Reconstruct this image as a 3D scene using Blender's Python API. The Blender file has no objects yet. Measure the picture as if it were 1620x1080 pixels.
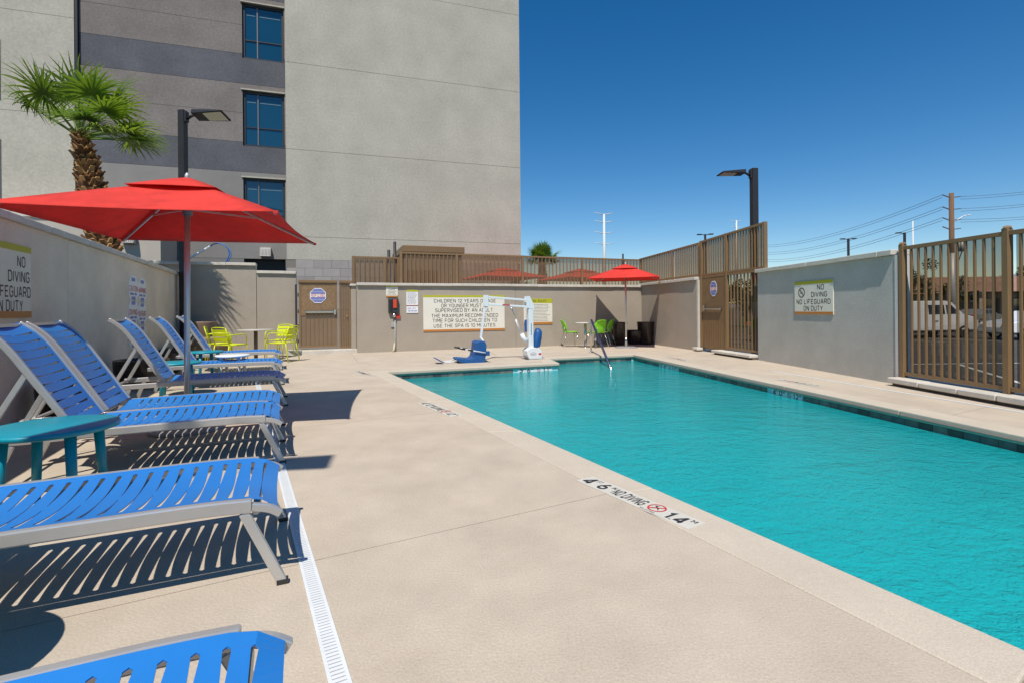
import bpy, bmesh, math, random
from math import radians as R, sin, cos, pi, tan, atan2, sqrt, hypot
from mathutils import Vector, Matrix
from mathutils.geometry import tessellate_polygon

S = bpy.context.scene
C = S.collection
random.seed(7)

# ------------------------------------------------------------------ camera
FPX, CAMH, ROLL = 800.0, 1.15, R(0.5)
cd = bpy.data.cameras.new('camera')
cd.sensor_width = 36.0
cd.lens = FPX / 1620.0 * 36.0
cd.shift_y = -50.0 / 1620.0
cd.clip_start = 0.05
cd.clip_end = 20000
cam = bpy.data.objects.new('camera', cd)
C.objects.link(cam)
cam.matrix_world = Matrix.Translation((0, 0, CAMH)) @ Matrix.Rotation(pi/2, 4, 'X') @ Matrix.Rotation(-ROLL, 4, 'Z')
S.camera = cam

# ------------------------------------------------------------------ sky and sun
SUN_EL = 58.3
SH = Vector((0.10, 0.61))                  # shadow shift on the ground per metre of height
az = atan2(-SH.x, -SH.y)                   # heading towards the sun, clockwise from +Y
w = bpy.data.worlds.new('World'); S.world = w; w.use_nodes = True
nt = w.node_tree; nt.nodes.clear()
out = nt.nodes.new('ShaderNodeOutputWorld'); bg = nt.nodes.new('ShaderNodeBackground')
sky = nt.nodes.new('ShaderNodeTexSky'); sky.sky_type = 'NISHITA'; sky.sun_disc = False
sky.sun_elevation = R(SUN_EL); sky.sun_rotation = az
sky.altitude = 600; sky.air_density = 1.0; sky.dust_density = 0.15; sky.ozone_density = 1.6
bg.inputs['Strength'].default_value = 0.115
hs = nt.nodes.new('ShaderNodeHueSaturation'); hs.inputs['Saturation'].default_value = 1.42
nt.links.new(sky.outputs[0], hs.inputs['Color']); nt.links.new(hs.outputs[0], bg.inputs[0]); nt.links.new(bg.outputs[0], out.inputs[0])
sl = bpy.data.lights.new('sun', 'SUN'); sl.energy = 4.9; sl.angle = R(0.53); sl.color = (1.0, 0.94, 0.85)
sun = bpy.data.objects.new('sun', sl); C.objects.link(sun)
d = Vector((SH.x, SH.y, -1)).normalized()
sun.rotation_euler = d.to_track_quat('-Z', 'Y').to_euler()
sun.location = (-3, -8, 20)

vs = S.view_settings
S.display_settings.display_device = 'sRGB'
vs.view_transform = 'Standard'; vs.look = 'None'; vs.exposure = 0.0; vs.gamma = 1.0; vs.use_curve_mapping = False
S.render.engine = 'CYCLES'
S.cycles.max_bounces = 10; S.cycles.transparent_max_bounces = 24; S.cycles.diffuse_bounces = 4
S.cycles.caustics_reflective = False; S.cycles.caustics_refractive = False

# ------------------------------------------------------------------ picture -> ground helpers
def unroll(px, py):
    dx, dy = px - 810, py - 490
    c, s = cos(ROLL), sin(ROLL)
    return dx*c - dy*s, dx*s + dy*c
def G(px, py, z=0.0):
    a, b = unroll(px, py); y = FPX*(CAMH - z)/b
    return Vector((a*y/FPX, y))
def P(px, py, y):
    a, b = unroll(px, py)
    return Vector((a*y/FPX, y, CAMH - b*y/FPX))
def onwall(px, py, A, B):
    """distance along A->B and height where the line of sight meets the upright plane over A-B"""
    a, b = unroll(px, py)
    dx, dy = B[0]-A[0], B[1]-A[1]; L = hypot(dx, dy); dx /= L; dy /= L
    # A + s*(dx,dy) = y*(a/F, 1)
    k = a/FPX
    s = (k*A[1] - A[0])/(dx - k*dy)
    y = A[1] + s*dy
    return s, CAMH - b*y/FPX

# ------------------------------------------------------------------ materials
def lin(r, g, b):
    f = lambda c: c/12.92 if c <= 0.04045 else ((c+0.055)/1.055)**2.4
    return (f(r/255), f(g/255), f(b/255), 1)
MATS = {}
def mat(name, col, rough=0.6, metal=0.0, var=0.0, vscale=3.0, bump=0.0, bscale=60.0, spec=0.5, fine=0.0, fscale=250.0, stretch=None, coat=0.0):
    if name in MATS: return MATS[name]
    m = bpy.data.materials.new(name); m.use_nodes = True; MATS[name] = m
    n = m.node_tree.nodes; l = m.node_tree.links
    b = n['Principled BSDF']
    col = tuple(col) if len(col) == 4 else (*col, 1)
    b.inputs['Base Color'].default_value = col
    b.inputs['Roughness'].default_value = rough; b.inputs['Metallic'].default_value = metal
    b.inputs['Specular IOR Level'].default_value = spec
    b.inputs['Coat Weight'].default_value = coat
    if var or bump or fine:
        tc = n.new('ShaderNodeTexCoord'); src = tc.outputs['Object']
        if stretch:
            mp = n.new('ShaderNodeMapping'); mp.inputs['Scale'].default_value = stretch
            l.new(src, mp.inputs[0]); src = mp.outputs[0]
    cur = None
    if var:
        nz = n.new('ShaderNodeTexNoise'); nz.inputs['Scale'].default_value = vscale; nz.inputs['Detail'].default_value = 7; nz.inputs['Roughness'].default_value = 0.62
        l.new(src, nz.inputs['Vector'])
        mr = n.new('ShaderNodeMapRange'); mr.inputs['From Min'].default_value = 0.3; mr.inputs['From Max'].default_value = 0.7
        mr.inputs['To Min'].default_value = 1-var; mr.inputs['To Max'].default_value = 1+var
        l.new(nz.outputs['Fac'], mr.inputs['Value']); cur = mr.outputs[0]
    if fine:
        nf = n.new('ShaderNodeTexNoise'); nf.inputs['Scale'].default_value = fscale; nf.inputs['Detail'].default_value = 3
        l.new(src, nf.inputs['Vector'])
        mf = n.new('ShaderNodeMapRange'); mf.inputs['From Min'].default_value = 0.3; mf.inputs['From Max'].default_value = 0.7
        mf.inputs['To Min'].default_value = 1-fine; mf.inputs['To Max'].default_value = 1+fine
        l.new(nf.outputs['Fac'], mf.inputs['Value'])
        if cur is None: cur = mf.outputs[0]
        else:
            mm = n.new('ShaderNodeMath'); mm.operation = 'MULTIPLY'; l.new(cur, mm.inputs[0]); l.new(mf.outputs[0], mm.inputs[1]); cur = mm.outputs[0]
    if cur is not None:
        vm = n.new('ShaderNodeVectorMath'); vm.operation = 'SCALE'; vm.inputs[0].default_value = col[:3]
        l.new(cur, vm.inputs['Scale']); l.new(vm.outputs[0], b.inputs['Base Color'])
    if bump:
        nb = n.new('ShaderNodeTexNoise'); nb.inputs['Scale'].default_value = bscale; nb.inputs['Detail'].default_value = 5
        l.new(src, nb.inputs['Vector'])
        bp = n.new('ShaderNodeBump'); bp.inputs['Strength'].default_value = bump; bp.inputs['Distance'].default_value = 0.01
        l.new(nb.outputs['Fac'], bp.inputs['Height']); l.new(bp.outputs[0], b.inputs['Normal'])
    return m

def mat_sheet(name, tint, diffuse=0.0, dcol=(0.2, 0.13, 0.07, 1), gloss=True, rough=0.02):
    """clear or tinted sheet: light passes straight through, grazing views mirror"""
    m = bpy.data.materials.new(name); m.use_nodes = True; MATS[name] = m
    n = m.node_tree.nodes; l = m.node_tree.links; n.clear()
    o = n.new('ShaderNodeOutputMaterial')
    tr = n.new('ShaderNodeBsdfTransparent'); tr.inputs[0].default_value = tint
    last = tr.outputs[0]
    if diffuse:
        df = n.new('ShaderNodeBsdfDiffuse'); df.inputs[0].default_value = dcol
        mx = n.new('ShaderNodeMixShader'); mx.inputs[0].default_value = diffuse
        l.new(last, mx.inputs[1]); l.new(df.outputs[0], mx.inputs[2]); last = mx.outputs[0]
    if gloss:
        gl = n.new('ShaderNodeBsdfGlossy'); gl.inputs['Roughness'].default_value = rough
        fr = n.new('ShaderNodeFresnel'); fr.inputs['IOR'].default_value = 1.5
        mx = n.new('ShaderNodeMixShader'); l.new(fr.outputs[0], mx.inputs[0])
        l.new(last, mx.inputs[1]); l.new(gl.outputs[0], mx.inputs[2]); last = mx.outputs[0]
    l.new(last, o.inputs[0])
    return m

def mat_deck():
    m = mat('deck_concrete', (0.505, 0.428, 0.335), rough=0.85, var=0.09, vscale=2.2, bump=0.28, bscale=90, fine=0.10, fscale=110, spec=0.3)
    n = m.node_tree.nodes; l = m.node_tree.links; b = n['Principled BSDF']
    # dull stains with a shape of their own
    tc = n.new('ShaderNodeTexCoord'); nz = n.new('ShaderNodeTexNoise'); nz.inputs['Scale'].default_value = 0.45; nz.inputs['Detail'].default_value = 9; nz.inputs['Roughness'].default_value = 0.7
    nz.inputs['Distortion'].default_value = 0.6
    l.new(tc.outputs['Object'], nz.inputs['Vector'])
    mr = n.new('ShaderNodeMapRange'); mr.inputs['From Min'].default_value = 0.48; mr.inputs['From Max'].default_value = 0.70; mr.inputs['To Max'].default_value = 0.50
    l.new(nz.outputs['Fac'], mr.inputs['Value'])
    old = b.inputs['Base Color'].links[0].from_socket
    mx = n.new('ShaderNodeMix'); mx.data_type = 'RGBA'; mx.blend_type = 'MULTIPLY'
    l.new(mr.outputs[0], mx.inputs[0]); l.new(old, mx.inputs[6]); mx.inputs[7].default_value = (0.78, 0.74, 0.72, 1)
    # dark pits and specks
    vo = n.new('ShaderNodeTexNoise'); vo.inputs['Scale'].default_value = 55; vo.inputs['Detail'].default_value = 4; vo.inputs['Roughness'].default_value = 0.8
    l.new(tc.outputs['Object'], vo.inputs['Vector'])
    m2 = n.new('ShaderNodeMapRange'); m2.inputs['From Min'].default_value = 0.64; m2.inputs['From Max'].default_value = 0.74; m2.inputs['To Max'].default_value = 0.45
    l.new(vo.outputs['Fac'], m2.inputs['Value'])
    mx2 = n.new('ShaderNodeMix'); mx2.data_type = 'RGBA'; mx2.blend_type = 'MULTIPLY'
    l.new(m2.outputs[0], mx2.inputs[0]); l.new(mx.outputs[2], mx2.inputs[6]); mx2.inputs[7].default_value = (0.5, 0.45, 0.42, 1)
    l.new(mx2.outputs[2], b.inputs['Base Color'])
    return m

def mat_water():
    m = bpy.data.materials.new('pool_water'); m.use_nodes = True; MATS['pool_water'] = m
    n = m.node_tree.nodes; l = m.node_tree.links; n.clear()
    o = n.new('ShaderNodeOutputMaterial')
    tc = n.new('ShaderNodeTexCoord')
    mp = n.new('ShaderNodeMapping'); mp.inputs['Rotation'].default_value = (0, 0, R(-20)); mp.inputs['Scale'].default_value = (1.0, 1.35, 1.0)
    l.new(tc.outputs['Object'], mp.inputs[0])
    h = None
    for sc, amp, det in ((3.2, 0.60, 2), (15.0, 0.34, 3), (48.0, 0.18, 3)):
        nz = n.new('ShaderNodeTexNoise'); nz.inputs['Scale'].default_value = sc; nz.inputs['Detail'].default_value = det; nz.inputs['Distortion'].default_value = 0.7
        l.new(mp.outputs[0], nz.inputs['Vector'])
        mu = n.new('ShaderNodeMath'); mu.operation = 'MULTIPLY'; mu.inputs[1].default_value = amp; l.new(nz.outputs['Fac'], mu.inputs[0])
        if h is None: h = mu.outputs[0]
        else:
            ad = n.new('ShaderNodeMath'); ad.operation = 'ADD'; l.new(h, ad.inputs[0]); l.new(mu.outputs[0], ad.inputs[1]); h = ad.outputs[0]
    bp = n.new('ShaderNodeBump'); bp.inputs['Strength'].default_value = 0.55; bp.inputs['Distance'].default_value = 0.035
    l.new(h, bp.inputs['Height'])
    tr = n.new('ShaderNodeBsdfTransparent'); tr.inputs[0].default_value = WATER_TINT
    df = n.new('ShaderNodeBsdfDiffuse'); df.inputs[0].default_value = (0.012, 0.45, 0.47, 1)
    b2 = n.new('ShaderNodeBump'); b2.inputs['Strength'].default_value = 1.0; b2.inputs['Distance'].default_value = 0.075
    l.new(h, b2.inputs['Height']); l.new(b2.outputs[0], df.inputs['Normal'])
    cl = n.new('ShaderNodeMixShader'); cl.inputs[0].default_value = 0.66; l.new(tr.outputs[0], cl.inputs[1]); l.new(df.outputs[0], cl.inputs[2])
    gl = n.new('ShaderNodeBsdfGlossy'); gl.inputs['Roughness'].default_value = 0.03
    fr = n.new('ShaderNodeFresnel'); fr.inputs['IOR'].default_value = 1.24
    l.new(bp.outputs[0], fr.inputs['Normal']); l.new(bp.outputs[0], gl.inputs['Normal'])
    mx = n.new('ShaderNodeMixShader'); l.new(fr.outputs[0], mx.inputs[0]); l.new(cl.outputs[0], mx.inputs[1]); l.new(gl.outputs[0], mx.inputs[2])
    l.new(mx.outputs[0], o.inputs[0])
    return m
WATER_TINT = (0.30, 0.88, 0.90, 1)

STRIPW = mat('strip_white', (0.58, 0.55, 0.475), rough=0.6, var=0.06, vscale=8, fine=0.05)
DECK = mat_deck()
COPE = mat('coping_concrete', (0.53, 0.46, 0.365), rough=0.85, var=0.06, vscale=2.5, bump=0.3, bscale=130, fine=0.1, fscale=170, spec=0.3)
WATER = mat_water()
PLASTER = mat('pool_plaster', (0.40, 0.72, 0.74), rough=0.8, var=0.12, vscale=1.3, bump=0.1, bscale=20)
STUCCO = mat('grey_stucco', (0.375, 0.325, 0.262), rough=0.95, var=0.07, vscale=1.6, bump=0.6, bscale=90, fine=0.10, fscale=42, spec=0.2)
STUCCO_R = mat('cool_grey_stucco', (0.455, 0.445, 0.40), rough=0.95, var=0.10, vscale=1.6, bump=0.6, bscale=90, fine=0.11, fscale=48, spec=0.2)
STUCCO_L = mat('warm_grey_stucco', (0.76, 0.64, 0.50), rough=0.95, var=0.14, vscale=1.2, bump=0.6, bscale=90, fine=0.10, fscale=60, spec=0.2)
BLD = mat('building_stucco', (0.45, 0.425, 0.355), rough=0.95, var=0.11, vscale=0.7, bump=0.6, bscale=45, fine=0.09, fscale=14, spec=0.2)
BLD2 = mat('building_mauve_stucco', (0.215, 0.19, 0.175), rough=0.95, var=0.14, vscale=0.9, bump=0.6, bscale=45, fine=0.12, fscale=14, spec=0.2)
BLD3 = mat('building_slate_stucco', (0.115, 0.117, 0.13), rough=0.95, var=0.16, vscale=0.9, bump=0.6, bscale=45, fine=0.12, fscale=14, spec=0.2)
CAP = mat('cap_stone', (0.56, 0.52, 0.45), rough=0.9, var=0.12, vscale=4, bump=0.3, bscale=90, fine=0.06)
BLOCK = mat('grey_block', (0.33, 0.305, 0.285), rough=0.9, var=0.12, vscale=1.5, bump=0.3, bscale=90, fine=0.06)
JOINT = mat('dark_joint', (0.13, 0.11, 0.095), rough=0.95, var=0.2, vscale=20)
BRONZE = mat('bronze_paint', (0.225, 0.135, 0.062), rough=0.42, var=0.07, vscale=3, bump=0.03, bscale=200)
BRONZE2 = mat('bronze_panel', (0.20, 0.118, 0.055), rough=0.5, var=0.12, vscale=6)
DARKM = mat('dark_bronze_metal', (0.035, 0.034, 0.036), rough=0.45, metal=0.2, var=0.05)
BLACK = mat('black', (0.012, 0.012, 0.013), rough=0.5)
SILVER = mat('silver_powder_coat', (0.56, 0.55, 0.53), rough=0.32, metal=0.55, var=0.04, vscale=8)
STEEL = mat('stainless', (0.62, 0.61, 0.60), rough=0.18, metal=1.0)
BLUE = mat('blue_vinyl', (0.016, 0.19, 0.56), rough=0.42, var=0.05, vscale=4, bump=0.05, bscale=300)
TEAL = mat('teal_resin', (0.004, 0.27, 0.36), rough=0.38, var=0.04, vscale=5)
WHITE = mat('white_paint', (0.78, 0.78, 0.76), rough=0.4, var=0.03, vscale=5)
WHITEP = mat('white_plastic', (0.70, 0.72, 0.72), rough=0.45, var=0.05, vscale=9)
LIME = mat('lime_yellow_paint', (0.60, 0.66, 0.012), rough=0.4, var=0.03)
GREEN = mat('green_shell', (0.20, 0.58, 0.012), rough=0.4, var=0.03)
CREAM = mat('sign_cream', (0.74, 0.71, 0.60), rough=0.5, var=0.03, vscale=4)
SIGNW = mat('sign_white', (0.78, 0.78, 0.77), rough=0.5, var=0.03, vscale=4)
SGREEN = mat('sign_lime', (0.44, 0.43, 0.012), rough=0.5)
SORANGE = mat('sign_orange', (0.50, 0.19, 0.035), rough=0.5)
INK = mat('sign_ink', (0.035, 0.033, 0.035), rough=0.6)
INKB = mat('sign_blue', (0.045, 0.075, 0.38), rough=0.6)
INKR = mat('sign_red', (0.55, 0.04, 0.03), rough=0.6)
TILE = [mat('slate_tile_a', (0.115, 0.125, 0.115), rough=0.4, var=0.35, vscale=9), mat('slate_tile_b', (0.055, 0.06, 0.058), rough=0.4, var=0.3, vscale=9),
        mat('slate_tile_c', (0.20, 0.185, 0.155), rough=0.4, var=0.3, vscale=9), mat('slate_tile_d', (0.085, 0.115, 0.12), rough=0.4, var=0.3, vscale=9)]
def mat_leaf(name, col, trans=0.4, rough=0.5):
    m = mat(name, col, rough=rough, var=0.25, vscale=3); n = m.node_tree.nodes; l = m.node_tree.links
    tl = n.new('ShaderNodeBsdfTranslucent'); tl.inputs[0].default_value = (col[0]*1.3, col[1]*1.2, col[2]*0.6, 1)
    mx = n.new('ShaderNodeMixShader'); mx.inputs[0].default_value = trans
    l.new(n['Principled BSDF'].outputs[0], mx.inputs[1]); l.new(tl.outputs[0], mx.inputs[2]); l.new(mx.outputs[0], n['Material Output'].inputs[0])
    return m
RED = mat_leaf('red_canvas', (0.74, 0.050, 0.034), 0.25, 0.85)
GLASS = mat_sheet('clear_panel', (0.42, 0.375, 0.32, 1))
SCREEN = mat_sheet('tinted_screen', (0.62, 0.50, 0.40, 1), diffuse=0.42, dcol=(0.27, 0.20, 0.14, 1), gloss=False)
PERF = mat_sheet('perforated_sheet', (0.75, 0.70, 0.62, 1), diffuse=0.62, dcol=(0.235, 0.15, 0.078, 1), gloss=False)
WINGL = mat('blue_window_glass', (0.004, 0.045, 0.085), rough=0.04, spec=0.9, var=0.1, vscale=0.5, coat=0.6)
POT_D = mat('dark_brown_glaze', (0.035, 0.022, 0.016), rough=0.25, var=0.3, vscale=5)
POT_T = mat('taupe_pot', (0.24, 0.165, 0.12), rough=0.6, var=0.12, vscale=6)
SOIL = mat('soil', (0.05, 0.035, 0.025), rough=1.0, var=0.4, vscale=30, bump=0.6, bscale=60)
ASPH = mat('asphalt', (0.06, 0.057, 0.053), rough=0.95, var=0.18, vscale=0.4, bump=0.4, bscale=80, fine=0.2, fscale=40)

# ------------------------------------------------------------------ mesh builder
class MB:
    def __init__(s): s.v = []; s.f = []; s.sm = []
    def add(s, vs_, fs, smooth=False):
        o = len(s.v); s.v += [tuple(p) for p in vs_]
        for f in fs: s.f.append([i+o for i in f]); s.sm.append(smooth)
        return s
    def box(s, x0, x1, y0, y1, z0, z1):
        return s.add([(x0,y0,z0),(x1,y0,z0),(x1,y1,z0),(x0,y1,z0),(x0,y0,z1),(x1,y0,z1),(x1,y1,z1),(x0,y1,z1)],
              [(0,3,2,1),(4,5,6,7),(0,1,5,4),(1,2,6,5),(2,3,7,6),(3,0,4,7)])
    def obox(s, c, ax, ay, az):
        """box from centre and three half-axis vectors"""
        c, ax, ay, az = Vector(c), Vector(ax), Vector(ay), Vector(az)
        p = [c+sx*ax+sy*ay+sz*az for sz in (-1,1) for sx, sy in ((-1,-1),(1,-1),(1,1),(-1,1))]
        return s.add(p, [(0,3,2,1),(4,5,6,7),(0,1,5,4),(1,2,6,5),(2,3,7,6),(3,0,4,7)])
    def bar(s, a, b, w, h, up=(0,0,1)):
        a, b = Vector(a), Vector(b); t = (b-a).normalized(); up = Vector(up)
        if abs(t.dot(up)) > 0.98: up = Vector((0,1,0))
        sx = t.cross(up).normalized(); sy = sx.cross(t)
        return s.obox((a+b)/2, sx*w/2, sy*h/2, (b-a)/2)
    def tube(s, pts, r, n=10, cap=True, smooth=True):
        pts = [Vector(p) for p in pts]; rs = r if isinstance(r, (list, tuple)) else [r]*len(pts)
        vs_, fs = [], []; prev = None
        for i, p in enumerate(pts):
            t = (pts[min(i+1, len(pts)-1)] - pts[max(i-1, 0)]).normalized()
            if prev is None:
                u = Vector((0,0,1)) if abs(t.z) < 0.9 else Vector((1,0,0)); a = t.cross(u).normalized()
            else: a = (prev - t*prev.dot(t)).normalized()
            prev = a; b = t.cross(a)
            for k in range(n): vs_.append(p + rs[i]*(cos(2*pi*k/n)*a + sin(2*pi*k/n)*b))
        for i in range(len(pts)-1):
            for k in range(n): fs.append((i*n+k, i*n+(k+1)%n, (i+1)*n+(k+1)%n, (i+1)*n+k))
        s.add(vs_, fs, smooth)
        if cap:
            o = len(s.v)-len(vs_)
            s.f.append([o+k for k in range(n)][::-1]); s.sm.append(False)
            s.f.append([o+(len(pts)-1)*n+k for k in range(n)]); s.sm.append(False)
        return s
    def lathe(s, prof, n=28, c=(0,0,0), smooth=True):
        vs_, fs = [], []
        for r_, z in prof:
            for k in range(n): vs_.append((c[0]+r_*cos(2*pi*k/n), c[1]+r_*sin(2*pi*k/n), c[2]+z))
        for i in range(len(prof)-1):
            for k in range(n): fs.append((i*n+k, i*n+(k+1)%n, (i+1)*n+(k+1)%n, (i+1)*n+k))
        return s.add(vs_, fs, smooth)
    def prism(s, poly, z0, z1):
        n = len(poly)
        a = sum(poly[i][0]*poly[(i+1)%n][1]-poly[(i+1)%n][0]*poly[i][1] for i in range(n))
        if a < 0: poly = poly[::-1]
        vs_ = [(p[0],p[1],z0) for p in poly] + [(p[0],p[1],z1) for p in poly]
        fs = [tuple(range(n))[::-1], tuple(range(n,2*n))] + [(i,(i+1)%n,n+(i+1)%n,n+i) for i in range(n)]
        return s.add(vs_, fs)
    def sweep(s, path, w, h, y=0.0):
        """upright rectangle swept along an (x,z) path, at offset y"""
        vs_, fs = [], []; n = len(path)
        for i, (x, z) in enumerate(path):
            x0, z0 = path[max(i-1,0)]; x1, z1 = path[min(i+1,n-1)]
            L = hypot(x1-x0, z1-z0); nx, nz = -(z1-z0)/L, (x1-x0)/L
            for sy, sn in ((-1,-1),(1,-1),(1,1),(-1,1)): vs_.append((x+nx*h/2*sn, y+w/2*sy, z+nz*h/2*sn))
        for i in range(n-1):
            for k in range(4): fs.append((i*4+k, i*4+(k+1)%4, (i+1)*4+(k+1)%4, (i+1)*4+k))
        fs += [(3,2,1,0), tuple(n*4-4+k for k in range(4))]
        return s.add(vs_, fs)
    def mesh(s, name, m, bevel=0.0, seg=2, recalc=True):
        me = bpy.data.meshes.new(name); me.from_pydata(s.v, [], s.f)
        me.polygons.foreach_set('use_smooth', s.sm)
        if bevel or recalc:
            bm = bmesh.new(); bm.from_mesh(me)
            if recalc: bmesh.ops.recalc_face_normals(bm, faces=bm.faces)
            if bevel:
                es = [e for e in bm.edges if len(e.link_faces) == 2 and e.calc_face_angle(0) > 0.6]
                bmesh.ops.bevel(bm, geom=es, offset=bevel, segments=seg, profile=0.5, affect='EDGES', clamp_overlap=True)
            bm.to_mesh(me); bm.free()
        if m: me.materials.append(m)
        me.update()
        return me
    def build(s, name, m, parent=None, bevel=0.0, seg=2, recalc=True, **kw):
        return place(name, s.mesh(name, m, bevel, seg, recalc), parent, **kw)

def place(name, me, parent=None, loc=(0,0,0), rz=0.0, **kw):
    o = bpy.data.objects.new(name, me); C.objects.link(o)
    o.location = loc; o.rotation_euler = (0,0,rz)
    if parent: o.parent = parent
    for k, v in kw.items(): o[k] = v
    return o
def thing(name, loc, rz, label, category, group=None):
    o = bpy.data.objects.new(name, None); C.objects.link(o); o.empty_display_size = 0.2
    o.location = (loc[0], loc[1], loc[2] if len(loc) > 2 else 0); o.rotation_euler = (0,0,rz)
    o['label'] = label; o['category'] = category
    if group: o['group'] = group
    return o
def copy_tree(o, parent=None):
    c = o.copy(); C.objects.link(c)
    if parent: c.parent = parent
    for ch in list(o.children): copy_tree(ch, c)
    return c
def again(proto, loc, rz, label=None, group=None):
    c = copy_tree(proto); c.location = (loc[0], loc[1], loc[2] if len(loc) > 2 else 0); c.rotation_euler = (0,0,rz)
    if label: c['label'] = label
    if group: c['group'] = group
    return c

# writing: plain stroke letters with clipped corners, each string one flat mesh
_g = {
'A':['0,0 .28,1 .36,1 .64,0','.11,.3 .53,.3'],'B':['0,0 0,1 .44,1 .57,.88 .57,.64 .44,.53 0,.53','.44,.53 .6,.40 .6,.13 .46,0 0,0'],'C':['.6,.80 .6,.84 .44,1 .16,1 0,.84 0,.16 .16,0 .44,0 .6,.16 .6,.2'],
'D':['0,0 0,1 .42,1 .6,.82 .6,.18 .42,0 0,0'],'E':['.56,1 0,1 0,0 .56,0','0,.52 .48,.52'],'F':['.56,1 0,1 0,0','0,.5 .46,.5'],'G':['.6,.82 .44,1 .16,1 0,.84 0,.16 .16,0 .44,0 .6,.16 .6,.48 .32,.48'],
'H':['0,0 0,1','.6,0 .6,1','0,.51 .6,.51'],'I':['0,0 0,1'],'J':['.45,1 .45,.16 .3,0 .14,0 0,.16'],'K':['0,0 0,1','.58,1 .02,.45','.2,.6 .6,0'],'L':['0,1 0,0 .52,0'],
'M':['0,0 0,1 .04,1 .37,.38 .70,1 .74,1 .74,0'],'N':['0,0 0,1 .04,1 .56,0 .6,0 .6,1'],'O':['.16,0 0,.16 0,.84 .16,1 .44,1 .6,.84 .6,.16 .44,0 .16,0'],'P':['0,0 0,1 .44,1 .6,.86 .6,.58 .44,.45 0,.45'],
'Q':['.16,0 0,.16 0,.84 .16,1 .44,1 .6,.84 .6,.16 .44,0 .16,0','.38,.25 .64,-.06'],'R':['0,0 0,1 .44,1 .6,.87 .6,.6 .44,.47 0,.47','.32,.47 .6,0'],'S':['.58,.82 .44,1 .15,1 .02,.86 .02,.66 .15,.54 .45,.48 .58,.36 .58,.14 .44,0 .15,0 0,.16'],
'T':['0,1 .6,1','.3,1 .3,0'],'U':['0,1 0,.16 .16,0 .44,0 .6,.16 .6,1'],'V':['0,1 .29,0 .31,0 .6,1'],'W':['0,1 .2,0 .24,0 .42,.7 .46,.7 .64,0 .68,0 .88,1'],'X':['0,0 .6,1','0,1 .6,0'],'Y':['0,1 .3,.46 .6,1','.3,.46 .3,0'],'Z':['0,1 .6,1 0,0 .6,0'],
'0':['.16,0 0,.16 0,.84 .16,1 .42,1 .58,.84 .58,.16 .42,0 .16,0'],'1':['.02,.8 .26,1 .26,0'],'2':['0,.82 .15,1 .43,1 .57,.85 .57,.66 0,.02 0,0 .58,0'],'3':['0,.84 .15,1 .43,1 .57,.86 .57,.64 .43,.53 .2,.53','.43,.53 .58,.4 .58,.15 .43,0 .15,0 0,.16'],
'4':['.44,0 .44,1 .40,1 0,.32 0,.25 .6,.25'],'5':['.54,1 .04,1 .04,.58 .42,.58 .57,.44 .57,.15 .43,0 .15,0 0,.14'],'6':['.5,1 .3,1 0,.42 0,.16 .15,0 .43,0 .58,.15 .58,.42 .43,.56 .08,.56'],'7':['0,1 .56,1 .2,0'],'8':['.16,.53 .02,.66 .02,.87 .16,1 .42,1 .56,.87 .56,.66 .42,.53 .16,.53 0,.4 0,.14 .16,0 .42,0 .58,.14 .58,.4 .42,.53'],
'9':['.08,0 .28,0 .58,.58 .58,.84 .43,1 .15,1 0,.85 0,.58 .15,.44 .5,.44'],'.':['0,0 0,.07'],
}
GLYPH = {k: [[tuple(float(c) for c in p.split(',')) for p in st.split()] for st in v] for k, v in _g.items()}
TXT = {}
def text_mesh(body, m, wt):
    key = (body, m.name, wt)
    if key in TXT: return TXT[key]
    V = []; Fc = []; x = 0.0; t = wt/2; lay = 0
    for ch in body:
        if ch == ' ': x += 0.42; continue
        gw = max(p[0] for st in GLYPH[ch] for p in st)
        for st in GLYPH[ch]:
            pts = [Vector((p[0]+x, t+p[1]*(1-wt))) for p in st]; closed = (pts[0]-pts[-1]).length < 1e-6; lay += 1
            if closed: pts = pts[:-1]
            k = len(pts); o = len(V)
            for i in range(k):
                a = pts[i-1] if (i or closed) else None; b = pts[(i+1) % k] if (i < k-1 or closed) else None
                d1 = (pts[i]-a).normalized() if a is not None else None; d2 = (b-pts[i]).normalized() if b is not None else None
                d1 = d1 if d1 is not None else d2; d2 = d2 if d2 is not None else d1
                n1 = Vector((-d1.y, d1.x)); n2 = Vector((-d2.y, d2.x)); mm = n1+n2
                mm = mm/max(0.45, mm.dot(n1)) if mm.length > 1e-4 else n1
                e = Vector((0, 0))
                V += [(*(pts[i]+mm*t), 0.00006*(lay % 3)), (*(pts[i]-mm*t), 0.00006*(lay % 3))]
            for i in range(k if closed else k-1): j = (i+1) % k; Fc.append((o+2*i+1, o+2*j+1, o+2*j, o+2*i))
        x += gw + 0.30
    me = bpy.data.meshes.new('lettering'); me.from_pydata(V, [], Fc); me.materials.append(m)
    xs = [v[0] for v in V]; ys = [v[1] for v in V]
    TXT[key] = (me, max(xs)-min(xs), max(ys)-min(ys), (max(xs)+min(xs))/2, (max(ys)+min(ys))/2)
    return TXT[key]
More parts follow.
